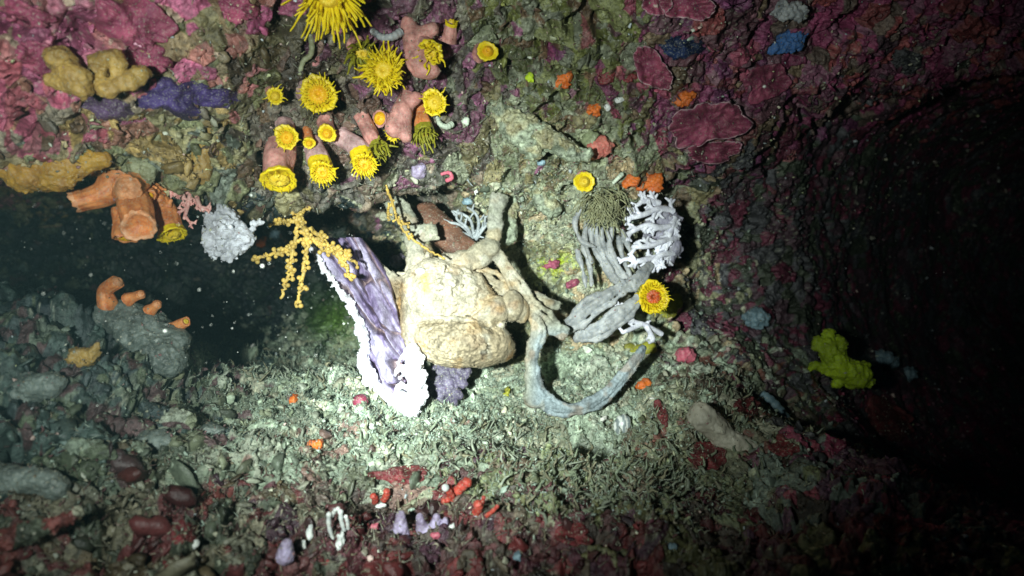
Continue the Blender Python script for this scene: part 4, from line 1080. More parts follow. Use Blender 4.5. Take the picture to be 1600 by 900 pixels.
for _ in range(260):
    x0 = rh.gauss(944, 13); y0 = rh.gauss(322, 12); o0 = rh.uniform(0, 16); an = rh.uniform(0, 2 * math.pi); ln = rh.uniform(12, 34)
    x1 = x0 + math.cos(an) * ln * .7; y1 = y0 + math.sin(an) * ln * .5 + ln * .45; o1 = o0 + rh.uniform(2, 14)
    c = catmull([(x0, y0, o0), ((x0 + x1) / 2 + rh.uniform(-3, 3), (y0 + y1) / 2 - 2, (o0 + o1) / 2 + 3), (x1, y1 + rh.uniform(0, 5), o1)], 7)
    g.tube([P(a, b, Dh - o * sh) for a, b, o in c], np.linspace(1.2, .6, 7) * sh, 5)
v, f, cc = g.get()
tag(new_mesh("bushy_hydroid", v, f, mat('olive_hydroid', (.31, .32, .18), (.22, .21, .10), scale=200, rough=.6, bump=.3), loc=P(944, 320, Dh)), "fuzzy olive clump of hydroid hanging over the grey strands", "hydroid")
blob("drooping_sponge", "red brown smooth sponge lobe behind the crab's raised legs", "sponge",
     [('c', 668, 340, 0, 24, 712, 384, 14, 22), ('s', 720, 388, 14, 26, 18, 18), ('c', 700, 370, 10, 18, 736, 396, 12, 14)], M_BROWN, D=.735, k=8, noise=[(3, 16, 'f')], seed=15)
sage_col = lambda v, px, py: np.clip(np.array([.27, .31, .22]) * (1 + .8 * fbm(v / .008, 3, 700))[:, None] + np.array([.06, .01, -.03]) * sstep(.1, .4, fbm(v / .015, 2, 710))[:, None], .03, .7)
blob("upright_sponge", "sage grey upright sponge right of crab's raised leg", "sponge",
     [('c', 796, 318, -4, 13, 792, 370, 4, 14), ('c', 812, 240, -6, 22, 838, 290, -2, 20), ('c', 838, 290, -2, 18, 862, 326, -4, 14), ('s', 820, 266, -2, 20, 26, 14)], M_ROCK, k=8, noise=[(8, 18, 'f'), (5, 8, 'v')], seed=16, colfn=sage_col)
blob("upright_sponge", "pale sage ridge of sponge sloping down below the pale worm tube", "sponge",
     [('c', 780, 172, -6, 16, 850, 214, -1, 17), ('c', 850, 214, -1, 17, 910, 244, -5, 12), ('c', 800, 200, -4, 16, 836, 236, -4, 14)], M_ROCK, k=8, noise=[(9, 18, 'f'), (5, 8, 'v')], seed=17, colfn=sage_col)
blob("elongated_sponge", "buff smooth finger shaped sponge lying on the right slope", "sponge",
     [('c', 1098, 652, 8, 22, 1118, 668, 12, 20), ('c', 1128, 682, 12, 18, 1176, 708, 16, 20), ('s', 1182, 712, 14, 20, 17, 16)], M_BUFF, D=.625, k=8, noise=[(5, 18, 'f'), (2, 7, 'v')], seed=18)
blob("lime_sponge", "lime yellow lobed sponge glowing on dark right wall", "sponge",
     [('s', 1298, 540, 14, 22, 18, 12), ('s', 1280, 538, 12, 10, 13, 9), ('c', 1294, 542, 14, 17, 1310, 572, 14, 20), ('c', 1310, 572, 14, 20, 1340, 586, 14, 20), ('c', 1336, 590, 14, 17, 1354, 596, 12, 10),
      ('c', 1300, 574, 12, 10, 1268, 574, 12, 6), ('s', 1310, 598, 12, 9, 8, 8), ('s', 1296, 522, 12, 9, 7, 7), ('s', 1350, 576, 12, 8, 10, 8)],
     M_LIME, D=.86, k=3, noise=[(6, 13, 'f'), (2.5, 6, 'v'), (-2, 9, 'v')], seed=19)
blob("tunicate", "pale blue rounded tunicate right of the lime sponge", "tunicate", [('s', 1378, 560, 6, 20, 13, 12), ('s', 1392, 566, 4, 12, 10, 10)], M_PALEB, k=5, noise=[(3.5, 7, 'v'), (4, 11, 'f')], seed=20)
blob("tunicate", "dim small blue tunicate below right of the pale blue one", "tunicate", [('s', 1420, 584, 4, 12, 11, 10), ('s', 1414, 594, 5, 6, 4, 5)], M_PALEB, k=3, noise=[(3, 6, 'v'), (3, 9, 'f')], seed=21)
blob("blue_sponge", "deep blue oval sponge on the purple crust at upper right", "sponge", [('s', 1226, 66, 4, 28, 17, 12), ('s', 1240, 58, 4, 18, 12, 10), ('s', 1208, 76, 3, 12, 10, 8)], M_BLUE, k=6, noise=[(5, 11, 'f'), (2, 5, 'v')], seed=22)
blob("grey_lump", "dusky grey rounded lump above the blue oval sponge", "sponge", [('s', 1230, 16, 4, 24, 16, 12), ('s', 1252, 24, 3, 12, 10, 9)], M_LEATH, k=5, noise=[(4, 7, 'v'), (5, 12, 'f')], seed=23)
blob("tunicate", "dim teal round tunicate on the back wall right of the pink ball", "tunicate", [('s', 1183, 497, 6, 20, 16, 12)], M_PALEB, k=5, noise=[(3.5, 7, 'v'), (4, 11, 'f')], seed=24)
blob("ball_sponge", "salmon pink round ball sponge on the upper grey wall", "sponge", [('s', 937, 229, 10, 20, 19, 14), ('s', 928, 238, 6, 12, 10, 10)], M_SALMON, k=4, noise=[(4, 10, 'f'), (2, 5, 'v')], seed=25)
blob("ball_sponge", "bright pink ball sponge on the slope right of the white forked coral", "sponge", [('s', 1070, 554, 10, 14, 12, 10), ('s', 1076, 560, 6, 9, 8, 8)], M_PINKB, k=4, noise=[(3.5, 8, 'f'), (1.8, 4, 'v')], seed=26)
blob("ball_sponge", "maroon ball sponge on pale turf left of the white tip", "sponge", [('s', 563, 628, 8, 12, 13, 12), ('s', 560, 636, 7, 9, 8, 9)], M_MAROON, k=3, noise=[(2, 7, 'v')], seed=27)
blob("mustard_sponge", "mustard yellow sponge pair under the white forked coral", "sponge", [('s', 1012, 544, 8, 14, 10, 10), ('s', 984, 544, 6, 16, 9, 9)], M_MUST, k=5, noise=[(2, 9, 'f')], seed=28)
blob("mustard_sponge", "dull yellow flap beside the yellow red centred coral", "sponge", [('s', 1044, 480, 4, 18, 16, 8), ('s', 1056, 470, 2, 10, 12, 8)], M_MUST, k=5, noise=[(2, 9, 'f')], seed=29)
for lab, x, y, rx, ry, m in [
    ("orange lumpy sponge patch on the olive wall beside green speck", 880, 124, 15, 15, M_ORANGE),
    ("small orange sponge spot just below left of white specks", 928, 172, 11, 11, M_ORANGE),
    ("dark orange sponge tucked above the ruffled pink plate", 1068, 152, 16, 14, M_ORANGE),
    ("bright orange sponge, right of the pair above the lilac coral", 1016, 284, 19, 15, M_ORANGE),
    ("small bright orange sponge, left of the pair above the lilac coral", 986, 283, 11, 10, M_ORANGE),
    ("red crust square patch on the olive wall between two orange sponges", 946, 118, 13, 11, M_RED),
    ("little round red spot right of the square red patch", 983, 122, 9, 7, M_RED),
    ("faint orange sponge smear on the floor below crab's hooked leg", 1004, 600, 13, 8, M_ORANGE),
    ("small orange sponge dot on pale turf of the left floor", 492, 694, 13, 8, M_ORANGE),
    ("tiny orange upright sponge on the left turf", 458, 628, 4, 11, M_ORANGE),
    ("orange brown bead on the back wall below the sea fan's left arm", 410, 376, 8, 9, M_ORANGE),
    ("rose pink crust dot at upper left of the lime green wall patch", 862, 412, 11, 8, M_PINKCR),
    ("rose pink crust dot at lower right of the lime green wall patch", 893, 443, 9, 6, M_PINKCR),
    ("tiny yellow sponge dot on the turf right of the frilled lump", 792, 612, 4, 7, M_MUST)]:
    s0 = random.randrange(99)
    blob("encrusting_sponge", lab, "sponge", [('s', x, y, 0, rx * .9, ry * .9, 8), ('s', x + rx * .6, y - ry * .4, 0, rx * .5, ry * .6, 7), ('s', x - rx * .6, y + ry * .5, 0, rx * .55, ry * .5, 7), ('s', x + rx * .3, y + ry * .7, 0, rx * .5, ry * .4, 6)],
         m, k=3, noise=[(3.5, 6, 'v'), (4, 11, 'f')], seed=s0, group="small colourful encrusting sponges")

# ---- thin crusts that hug the rock, with lobed outlines and lifted edges
def crust(name, label, cat, x, y, rx, ry, m, rot=0, thick=4, lobes=.25, lift=0.0, edge=None, group=None, seed=0, nth=90, nr=26, freq=1.6):
    th = np.linspace(0, 2 * np.pi, nth, endpoint=False)
    circ = np.stack([np.cos(th) * freq, np.sin(th) * freq, np.full(nth, seed * 3.1)], 1)
    out = 1 + lobes * 1.7 * fbm(circ * .7, 4, seed + 600, .5)
    k = np.linspace(0, 1, nr)
    ex = k[:, None] * (out * np.cos(th))[None] * rx; ey = k[:, None] * (out * np.sin(th))[None] * ry
    c, s_ = math.cos(rot), math.sin(rot)
    X = x + ex * c - ey * s_; Y = y + ex * s_ + ey * c
    D = np.array([[SD(a, b, 2) for a, b in zip(ra, rb)] for ra, rb in zip(X, Y)])
    D0 = np.median(D); D = np.clip(D, D0 - .03, D0 + .03)
    for _ in range(6):
        D[1:-1] = (D[1:-1] * 2 + D[2:] + D[:-2] + np.roll(D[1:-1], 1, 1) + np.roll(D[1:-1], -1, 1)) / 6
        D[-1] = (D[-1] * 2 + D[-2] + np.roll(D[-1], 1) * .5 + np.roll(D[-1], -1) * .5) / 4
        D[0] = D[1].mean()
    ss = D0 / F
    kk = k[:, None]
    prof_ = thick * (1 - kk ** 4) - (0 if lift else 5 * kk ** 8)
    wave = lift * sstep(.45, 1, kk) * (1 + 1.1 * fbm(circ * 2.6, 3, seed + 620)[None])
    pos = np.stack([X, Y, 0 * X], -1).reshape(-1, 3)
    bumps = 6 * fbm(pos / 16, 3, seed + 640).reshape(X.shape) + 4 * (.5 - voronoi(pos / 9, seed + 650)[0]).reshape(X.shape)
    Dt = D - (prof_ + wave + bumps + 2) * ss
    V = np.stack([(X - 800) / F * Dt, Dt, (450 - Y) / F * Dt], -1)
    top = V.reshape(-1, 3)
    i = np.arange(nr - 1)[:, None] * nth; j = np.arange(nth)[None]; j2 = (j + 1) % nth
    fq = np.stack([i + j, i + j2, i + nth + j2, i + nth + j], -1).reshape(-1, 4)
    # underside: the same outline, drawn in and sunk into the rock
    und = V[-1] + np.array([0, 1, 0]) * 4 * ss
    und2 = (V[-1] - V[0, 0]) * .6 + V[0, 0]; und2[:, 1] = D0 + 14 * ss
    n0 = len(top); allv = np.concatenate([top, und, und2])
    a = np.arange(nth); b = (a + 1) % nth; e = (nr - 1) * nth
    f2 = np.concatenate([np.stack([e + a, e + b, n0 + b, n0 + a], 1), np.stack([n0 + a, n0 + b, n0 + nth + b, n0 + nth + a], 1)])
    B = V[0, 0]
    DRESS.append((top, fq))
    if edge is None:
        o = new_mesh(name, allv, np.concatenate([fq, f2])[:, ::-1], m, loc=B)
        return tag(o, label, cat, group)
    root = empty(name, B, label, cat, group)
    part("plate", allv, np.concatenate([fq, f2])[:, ::-1], m, root)
    g = Geo(); pts = np.concatenate([V[-1], V[-1][:2]]) + np.array([0, .5 * ss, 0])
    g.tube(pts, (0.5 + 2.6 * np.abs(fbm(np.concatenate([circ, circ[:2]]) * 3, 2, seed + 660))) * ss, 6)
    v, f, c_ = g.get(); part("pale_edge", v, f, edge, root)
    return root


crust("purple_sponge", "dark violet smooth sponge sheet under the tan lumpy sponge", "sponge", 262, 152, 66, 36, M_PURP, rot=.15, thick=9, lobes=.45, seed=1)
crust("purple_sponge", "violet tail of sponge running right to the dark gully", "sponge", 332, 150, 40, 17, M_PURP, rot=.1, thick=7, lobes=.3, seed=2)
crust("purple_sponge", "dusty mauve sponge film left of the dark violet sheet", "sponge", 166, 168, 44, 20, mat("mauve_sponge", (.15, .09, .19), (.10, .06, .11), scale=70, rough=.6, bump=.5, bscale=300), rot=.2, thick=6, lobes=.35, seed=3)
G_PL = "ruffled pink coralline plates at upper right"
crust("coralline_plate", "largest ruffled red pink plate with pale frilly edge below the dark orange sponge", "coralline alga", 1110, 190, 62, 36, M_PINKCR, rot=-.25, thick=5, lobes=.4, lift=15, edge=M_PALEEDGE, group=G_PL, seed=4, freq=1.9)
crust("coralline_plate", "two lobed purple pink plate standing out left of the blue hollow", "coralline alga", 1022, 112, 36, 22, M_PINKCR, rot=.9, thick=5, lobes=.3, lift=14, edge=M_PALEEDGE, group=G_PL, seed=5)
crust("coralline_plate", "frilled red plate hanging at the picture's top above the blue hollow", "coralline alga", 1076, 8, 44, 24, M_PINKCR, rot=.1, thick=5, lobes=.35, lift=14, edge=M_PALEEDGE, group=G_PL, seed=6, freq=1.9)
crust("coralline_plate", "small pink plate hugging the top edge left of the frilled red one", "coralline alga", 1030, 2, 20, 20, M_PINKCR, thick=4, lobes=.3, lift=10, edge=M_PALEEDGE, group=G_PL, seed=7)
crust("coralline_plate", "shadowed maroon plate with pale curled rim under the largest ruffled one", "coralline alga", 1120, 238, 40, 16, M_PINKCR, rot=-.1, thick=4, lobes=.3, lift=12, edge=M_PALEEDGE, group=G_PL, seed=8)
crust("coralline_plate", "dull purple plate right of the largest ruffled one", "coralline alga", 1196, 130, 40, 26, M_PINKCR, rot=-.4, thick=4, lobes=.35, lift=8, group=G_PL, seed=9)
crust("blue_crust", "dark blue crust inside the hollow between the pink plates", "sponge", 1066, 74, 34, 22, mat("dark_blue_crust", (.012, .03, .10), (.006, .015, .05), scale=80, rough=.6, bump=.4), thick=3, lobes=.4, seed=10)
G_CR = "pink coralline crusts on the left overhang"
for lab, x, y, rx, ry, rt, sd in [
    ("rose pink crust sheet filling the upper left beside the dark groove", 205, 40, 66, 40, .5, 11),
    ("magenta pink crust at the very top left of centre gully", 372, 14, 30, 22, .3, 12),
    ("dusty rose crust between dark groove and tan forked sponge", 60, 90, 46, 22, .5, 13),
    ("pink crust strip right of the dark groove over the violet sponge", 236, 92, 34, 22, .4, 14),
    ("faded pink crust in the top left corner of the picture", 40, 24, 50, 18, .4, 15)]:
    crust("coralline_crust", lab, "coralline alga", x, y, rx, ry, M_PINKCR, rot=rt, thick=5, lobes=.4, lift=5, group=G_CR, seed=sd, freq=2.0)
G_RF = "red crusts on the lower slopes"
for lab, x, y, rx, ry, rt, sd in [
    ("deep red crust left of the buff finger sponge", 1104, 708, 26, 22, .2, 16),
    ("red crust patch right of the buff finger sponge", 1168, 640, 16, 18, .5, 17),
    ("dark red crust at right of slope past the finger sponge", 1226, 700, 24, 16, .6, 18),
    ("pinkish red streak on turf right of the hooked crab leg", 1036, 648, 8, 22, -.3, 19),
    ("maroon ridged crust on floor below the bright turf", 622, 742, 40, 14, 0, 20),
    ("maroon crust in bottom left rubble beside white pebble", 284, 832, 22, 20, .4, 21),
    ("small maroon crust on the bottom edge left of centre", 272, 884, 20, 12, 0, 22),
    ("wine red crust on bottom rocks right of centre", 900, 836, 30, 18, 0, 23),
    ("faint red crust on the dark right wall below the lime sponge", 1394, 656, 44, 26, .3, 24),
    ("dim red crust low on the right slope", 1400, 826, 34, 20, .5, 25)]:
    crust("red_crust", lab, "coralline alga", x, y, rx, ry, M_RED, rot=rt, thick=4, lobes=.4, lift=2, group=G_RF, seed=sd, freq=1.8)

# ---- left floor: slabs and lumps
G_SL = "rock lumps on the left floor"
M_SLAB = mat("blue_grey_slab", (.19, .23, .21), (.07, .09, .08), scale=70, rough=.4, bump=.6, bscale=300, spec=.5)
M_SLAB2 = mat("olive_slab", (.22, .22, .13), (.11, .11, .07), scale=80, rough=.45, bump=.6, bscale=320, spec=.5)
for lab, prim, m, sd in [
    ("smooth grey hump of rock below the orange corals on left crest", [('c', 190, 506, 2, 26, 262, 560, 10, 30), ('s', 174, 490, 0, 26, 22, 14), ('c', 172, 484, -4, 20, 230, 504, -4, 22), ('c', 230, 504, -4, 20, 276, 534, -4, 20)], M_SLAB, 31),
    ("pale flat slab at left edge with blue tinged end", [('c', -20, 740, 6, 20, 74, 754, 10, 20), ('s', 86, 762, 10, 22, 18, 14)], M_SLAB, 32),
    ("dark rounded boulder on the left floor above the flat slab", [('c', 40, 610, 6, 26, 76, 602, 10, 22), ('s', 24, 618, 6, 22, 18, 14)], M_SLAB, 33),
    ("rounded pale grey stone beside the dark notch", [('s', 244, 690, 10, 30, 18, 18), ('s', 228, 684, 10, 14, 14, 14)], M_SLAB, 34),
    ("tilted grey slab with sharp upper rim near the notch", [('c', 226, 636, 10, 12, 262, 660, 12, 16), ('s', 280, 660, 8, 20, 16, 12)], M_SLAB2, 35),
    ("long ochre stained ridge in the bottom left corner", [('c', 0, 850, 6, 18, 76, 822, 8, 16), ('c', 76, 822, 8, 14, 120, 800, 6, 10)], M_SLAB2, 36),
    ("tan lobed sponge lump on the dark left rock", [('s', 132, 560, 12, 22, 14, 14), ('c', 136, 556, 14, 10, 154, 544, 16, 6), ('s', 118, 552, 10, 10, 8, 9)], M_TAN, 37),
    ("olive cobble under the grey slab at left", [('s', 140, 706, 8, 34, 13, 14), ('s', 120, 696, 8, 16, 10, 10)], M_SLAB2, 38),
    ("grey cobble right of the rounded pale stone", [('s', 322, 676, 8, 24, 13, 14)], M_SLAB, 39)]:
    blob("rock_lump", lab, "rock", prim, D=.60 if sd == 31 else None, m=M_ROCK if m is M_SLAB2 else m, k=8, vox=1.4, noise=[(9, 24, 'f'), (6, 10, 'v'), (3, 5, 'f')] if m is not M_SLAB else [(8, 26, 'f'), (2.5, 9, 'v'), (2, 5, 'f')], seed=sd, group=G_SL,
         colfn=None if m is not M_SLAB2 else (lambda v, px, py: crust_colours(v, px, py, 5) * 1.25))
for lab, x, y, rx, ry in [
    ("oval yellowish cup sponge on top of the left crest", 182, 484, 12, 8), ("flat oval disc sponge right of the crest's oval cup", 236, 510, 10, 7),
    ("grey oval cup sponge lower on the left crest hump", 186, 502, 14, 7), ("small round cup sponge at right foot of the grey hump", 280, 562, 10, 9),
    ("pale round cup sponge cluster piece under the grey hump", 276, 584, 12, 10)]:
    blob("cup_sponge", lab, "sponge", [('s', x, y, 8, rx, ry, 8), ('s', x - 2, y - 1, 16, rx * .5, ry * .45, 3)], M_GREYG, k=3, noise=[(1.5, 6, 'v')], seed=int(x), group="small cup sponges on the left crest")

# ---- red and white bits in the foreground
def stalks(name, label, cat, lst, m, tipm=None, D=None, group=None, seed=0):
    D = D or SD(lst[0][0], lst[0][1])
    s = D / F; root = empty(name, P(lst[0][0], lst[0][1], D), label, cat, group)
    for (x1, y1, x2, y2, r1, r2) in lst:
        g = Geo(); c = catmull([(x1, y1, 2), ((x1 + x2) / 2 + random.uniform(-3, 3), (y1 + y2) / 2, 12), (x2, y2, 18)], 14)
        g.tube([P(a, b, D - o * s) for a, b, o in c], np.linspace(r1, r2, 14) * s * (1 + .12 * np.sin(np.arange(14) * 1.7)), 9)
        v, f, cc = g.get(); br = part("branch", v, f, m, root)
        if tipm:
            g = Geo(); g.ball(P(x2, y2, D - 20 * s), r2 * 1.25 * s); v, f, cc = g.get(); part("tip", v, f, tipm, root)
    return root


stalks("finger_coral", "scarlet finger coral with a bright coral red tip in foreground", "coral", [(712, 772, 732, 752, 8, 8), (710, 774, 700, 760, 7, 5), (704, 776, 692, 784, 6, 5)], M_CRIM)
stalks("finger_coral", "scarlet thin coral with white tip left of the brightest red one", "coral", [(708, 780, 696, 762, 5, 5)], M_CRIM, M_SHELL)
stalks("finger_coral", "orange red stub coral right below the brightest red one", "coral", [(744, 800, 746, 786, 7, 7), (748, 798, 756, 776, 4, 3), (752, 812, 778, 790, 4, 3)], M_CRIM)
stalks("finger_coral", "short red coral on the left of foreground red patch", "coral", [(600, 780, 604, 766, 6, 5), (586, 784, 582, 774, 5, 5)], M_CRIM)
stalks("white_tentacled_worm", "white curled fringe of feathery worm in left foreground", "worm", [(520, 842, 514, 802, 3, 4), (516, 808, 524, 796, 4, 3), (538, 830, 532, 798, 3, 4), (544, 826, 540, 806, 3, 3), (530, 800, 528, 794, 3, 3)], M_SHELL, group="white bits in the foreground rubble")
for lab, x, y, rx, ry, m in [
    ("white oval shell below left of the feathery worm", 484, 834, 6, 13, M_SHELL), ("long white shell chip under the feathery worm", 531, 848, 7, 16, M_SHELL),
    ("small white shell chip beside the oval shell", 473, 852, 5, 6, M_SHELL), ("tiny white pebble left of the maroon rubble crust", 304, 850, 8, 8, M_SHELL),
    ("white chip beside the maroon ridged crust", 596, 790, 9, 4, M_SHELL), ("bright pink bead with white top right of the feathery worm", 584, 824, 8, 7, M_PINKB),
    ("pink bead below the foreground barnacles", 682, 836, 8, 5, M_PINKB), ("white bead beside the pink bead", 706, 824, 5, 5, M_SHELL),
    ("white chip in the dark rocks at bottom centre", 808, 870, 8, 8, M_PALEB), ("pale chip by the right bottom rocks", 1050, 856, 9, 8, M_PALEB),
    ("white oval speck on the olive wall, right of the pair", 966, 156, 7, 5, M_SHELL), ("white round speck on the olive wall, left of the pair", 949, 168, 6, 6, M_SHELL),
    ("green speck on wall left of orange lumpy patch", 828, 122, 7, 8, M_LIME), ("pale green bead right of the curled worm tube", 728, 190, 7, 7, M_WORM),
    ("blue white bead in dark cavity wall by the sea fan", 430, 366, 10, 9, M_PALEB), ("small blue grey bead beside crab's shoulder", 622, 408, 14, 12, M_LAV),
    ("grey lilac knob on rock right of slanting coral", 654, 268, 13, 13, M_LAV), ("bright white fleck above the feather star", 743, 298, 4, 7, M_SHELL),
    ("pale blue dot below the bright white fleck", 731, 315, 8, 7, M_PALEB), ("pale fleck on grey wall left of mustard coral", 846, 254, 7, 5, M_PALEB)]:
    blob("bead" if min(rx, ry) / max(rx, ry) > .6 else "shell_chip", lab, "speck", [('s', x, y, 2, rx * .9, ry * .9, min(rx, ry) * .8), ('s', x + rx * .4, y - ry * .4, 2, rx * .5, ry * .6, min(rx, ry) * .6)], m, k=2, vox=1.0,
         noise=[(3, 7, 'f'), (1.2, 4, 'v')], seed=int(x + y), group="small pale and pink beads and chips")
blob("barnacle", "violet grey barnacle with a yellow green top in foreground", "barnacle", [('c', 626, 830, 6, 13, 626, 806, 14, 8), ('s', 624, 834, 6, 16, 10, 10)], M_LAV, k=4, noise=[(2, 6, 'v')], seed=51)
blob("barnacle", "pale violet barnacle cluster right of the yellow topped one", "barnacle", [('c', 660, 826, 6, 10, 656, 808, 14, 6), ('c', 680, 822, 6, 10, 682, 808, 14, 6), ('s', 670, 830, 6, 16, 8, 9), ('c', 694, 824, 6, 7, 696, 812, 12, 5)], M_LAV, k=4, noise=[(2, 5, 'v')], seed=52)
blob("barnacle", "greyish knob in bottom left rubble beside the oval shell", "barnacle", [('c', 446, 868, 6, 15, 448, 850, 12, 9)], M_LAV, k=4, noise=[(2, 6, 'v')], seed=53)
# striped snail shell
Dn = SD(972, 664); s = Dn / F
g = Geo(); M_STRIPE = mat("striped_shell", (1, 1, 1), attr=True, scale=200, bump=.2, rough=.3, spec=.5, contrast=.12)
vv = ICO_V.copy()
import bmesh as _bm
b_ = _bm.new(); _bm.ops.create_icosphere(b_, subdivisions=4, radius=1); sv = np.array([x.co[:] for x in b_.verts]); b_.verts.ensure_lookup_table()
sf = np.array([[t.index for t in p.verts] for p in b_.faces]); b_.free()
ang = np.arctan2(sv[:, 2], sv[:, 0]); stripe = (np.sin(sv[:, 0] * 9 + sv[:, 2] * 4 + sv[:, 1] * 3) > -.1)
scol = np.where(stripe[:, None], np.array([.72, .75, .70]), np.array([.22, .26, .26]))
sv = sv * np.array([13, 11, 17]) * (1 + .05 * np.sin(sv[:, :1] * 9 + sv[:, 2:] * 4)) * s
R = np.array(Matrix.Rotation(.35, 3, 'Y'))
new = new_mesh("snail_shell", sv @ R.T + P(972, 664, Dn - 12 * s), sf, M_STRIPE, loc=P(972, 664, Dn - 12 * s), col=scol)
tag(new, "white and grey striped snail shell beside the dark slot", "shell")
# worm tubes
def worm(label, pts, r, D=None, m=M_WORM, g_="white worm tubes"):
    D = D or SD(pts[0][0], pts[0][1]); s = D / F; g = Geo(); c = catmull(pts, 10 * len(pts))
    p = [P(a, b, D - o * s) for a, b, o in c]; g.tube(p, np.linspace(r * .8, r * 1.1, len(p)) * s * (1 + .08 * np.sin(np.arange(len(p)) * 1.3)), 10)
    v, f, cc = g.get(); tag(new_mesh("worm_tube", v, f, m, loc=p[0]), label, "worm tube", g_)


worm("pale green curled worm tube under the ragged yellow coral", [(684, 184, 4), (688, 194, 16), (698, 198, 18), (706, 194, 12)], 4.5)
worm("thin pale wavy tube rising left of the plump yellow coral", [(468, 116, 4), (474, 96, 14), (486, 84, 16), (486, 60, 16), (476, 46, 10)], 4.5, m=M_GREYG)
worm("grey curved flap like tube below the big top coral", [(582, 48, 4), (596, 58, 16), (612, 58, 18), (626, 50, 10)], 6, m=M_LEATH)
worm("short pink worm tube curl on rock under the cup corals", [(690, 272, 4), (702, 270, 14), (706, 278, 14), (698, 282, 10)], 3.2, m=M_PINKB)
worm("white slanted fleck of tube by the small orange sponge", [(958, 286, 6), (966, 278, 12), (972, 272, 10)], 3.5)
worm("pale tube on the right ridge beyond the red patch", [(1190, 616, 6), (1206, 628, 14), (1226, 654, 14), (1240, 680, 8)], 9, m=M_PALEB)

# ------------------------------------------------------------------ growth nobody could count
def pick(weight_fn, n, seed, facing=.12, pad=40, row=None):
    """random rock vertices the diver can see, by a weight over the view"""
    vis = np.unique(IDX[IDX >= 0])
    px, py = gpx[vis], gpy[vis]
    w = weight_fn(px, py) * pr[vis, 1] ** 2
    w = np.maximum(w, 0); w /= w.sum()
    r = np.random.default_rng(seed)
    return r.choice(vis, n, p=w)


def gauss(px, py, cx, cy, sx, sy): return np.exp(-(((px - cx) / sx) ** 2 + ((py - cy) / sy) ** 2))


def blades(name, idx, length, width, colfn, seed, curl=.7, lean=.8, m=M_TURF, segs=5, flat=.45, jit=.0008, parent=None):
    r = np.random.default_rng(seed)
    src, nrm = (pr[idx], SNF[idx]) if not isinstance(idx, tuple) else idx
    n = len(src); idx = idx if not isinstance(idx, tuple) else np.arange(n)
    B = src + r.normal(0, jit, (n, 3)); Nn = nrm + r.normal(0, lean, (n, 3)) * .8 + np.array([0, -.15, .25])
    Nn /= np.linalg.norm(Nn, axis=1)[:, None]
    side = np.cross(Nn, r.normal(0, 1, (n, 3))); side /= np.linalg.norm(side, axis=1)[:, None]
    bi = np.cross(Nn, side)
    L = length * r.uniform(.5, 1.4, n); Wd = width * r.uniform(.6, 1.4, n); cu = curl * r.normal(0, 1, n); ph = r.uniform(0, 6.28, n)
    t = np.linspace(0, 1, segs)
    cen = (B[:, None] - Nn[:, None] * .001 + Nn[:, None] * (L[:, None] * (t - .25 * np.abs(cu)[:, None] * t ** 2))[..., None] +
           side[:, None] * (L[:, None] * (cu[:, None] * t ** 2 + .12 * np.sin(t * 6 + ph[:, None])))[..., None])
    w = Wd[:, None] * (1 - .75 * t ** 1.5)[None]
    ring = np.stack([cen + side[:, None] * w[..., None], cen + bi[:, None] * w[..., None] * flat, cen - side[:, None] * w[..., None], cen - bi[:, None] * w[..., None] * flat], 2)
    V = ring.reshape(-1, 3)
    base = (np.arange(n) * segs * 4)[:, None, None]; k = (np.arange(segs - 1) * 4)[None, :, None]; a = np.arange(4)[None, None]; b = (a + 1) % 4
    f = np.stack([base + k + a, base + k + b, base + k + 4 + b, base + k + 4 + a], -1).reshape(-1, 4)
    capf = np.stack([base[:, 0] + (segs - 1) * 4 + c for c in (np.array([0]), np.array([1]), np.array([2]), np.array([3]))], -1).reshape(-1, 4)
    col = np.repeat(colfn(idx, r), segs * 4, 0)
    if parent is not None: V = V - np.array(parent.location)
    o = new_mesh(name, V, np.concatenate([f, capf]), m, col=col, parent=parent)
    return tag(o, kind='stuff')


def pal(p, jit=.3):
    p = np.array(p)

    def fn(idx, r):
        c = p[r.integers(0, len(p), len(idx))]; return np.clip(c * r.uniform(1 - jit, 1 + jit, (len(idx), 1)), .01, .8)
    return fn


turf_w = lambda x, y: (1.0 * gauss(x, y, 720, 620, 330, 62) + .8 * gauss(x, y, 940, 760, 190, 50) + .8 * gauss(x, y, 470, 620, 130, 60) + .25 * gauss(x, y, 900, 400, 200, 130) + .6 * gauss(x, y, 760, 680, 260, 40) + .12 * gauss(x, y, 300, 760, 260, 90)) * (y < 850)
TEAL = [(.30, .38, .31), (.25, .32, .25), (.38, .45, .36), (.18, .22, .16), (.28, .28, .20), (.14, .17, .12)]
blades("turf", pick(lambda x, y: turf_w(x, y), 24000, 1), .0034, .00072, pal(TEAL), 2, curl=1.0, lean=1.1, flat=.5)
tall_w = lambda x, y: 1.0 * gauss(x, y, 940, 745, 170, 48) + .35 * gauss(x, y, 680, 690, 160, 40) + .25 * gauss(x, y, 440, 590, 110, 40) + .3 * gauss(x, y, 1100, 640, 80, 60)
blades("tall_turf", pick(tall_w, 900, 3), .0100, .0017, pal([(.20, .24, .16), (.17, .20, .13), (.25, .28, .21), (.20, .19, .12)]), 4, curl=.3, lean=.4, flat=.7)
fuzz_w = lambda x, y: gauss(x, y, 620, 200, 320, 180) + 1.0 * gauss(x, y, 900, 260, 170, 190) + .5 * gauss(x, y, 250, 240, 170, 70)
blades("algal_fuzz", pick(fuzz_w, 8000, 5), .0045, .0006, pal([(.14, .13, .07), (.18, .19, .10), (.10, .08, .06), (.20, .16, .12), (.15, .07, .08), (.26, .28, .22)]), 6)
rub_w = lambda x, y: gauss(x, y, 260, 800, 330, 110) + .7 * gauss(x, y, 700, 840, 330, 70) + .35 * gauss(x, y, 1080, 800, 260, 110)
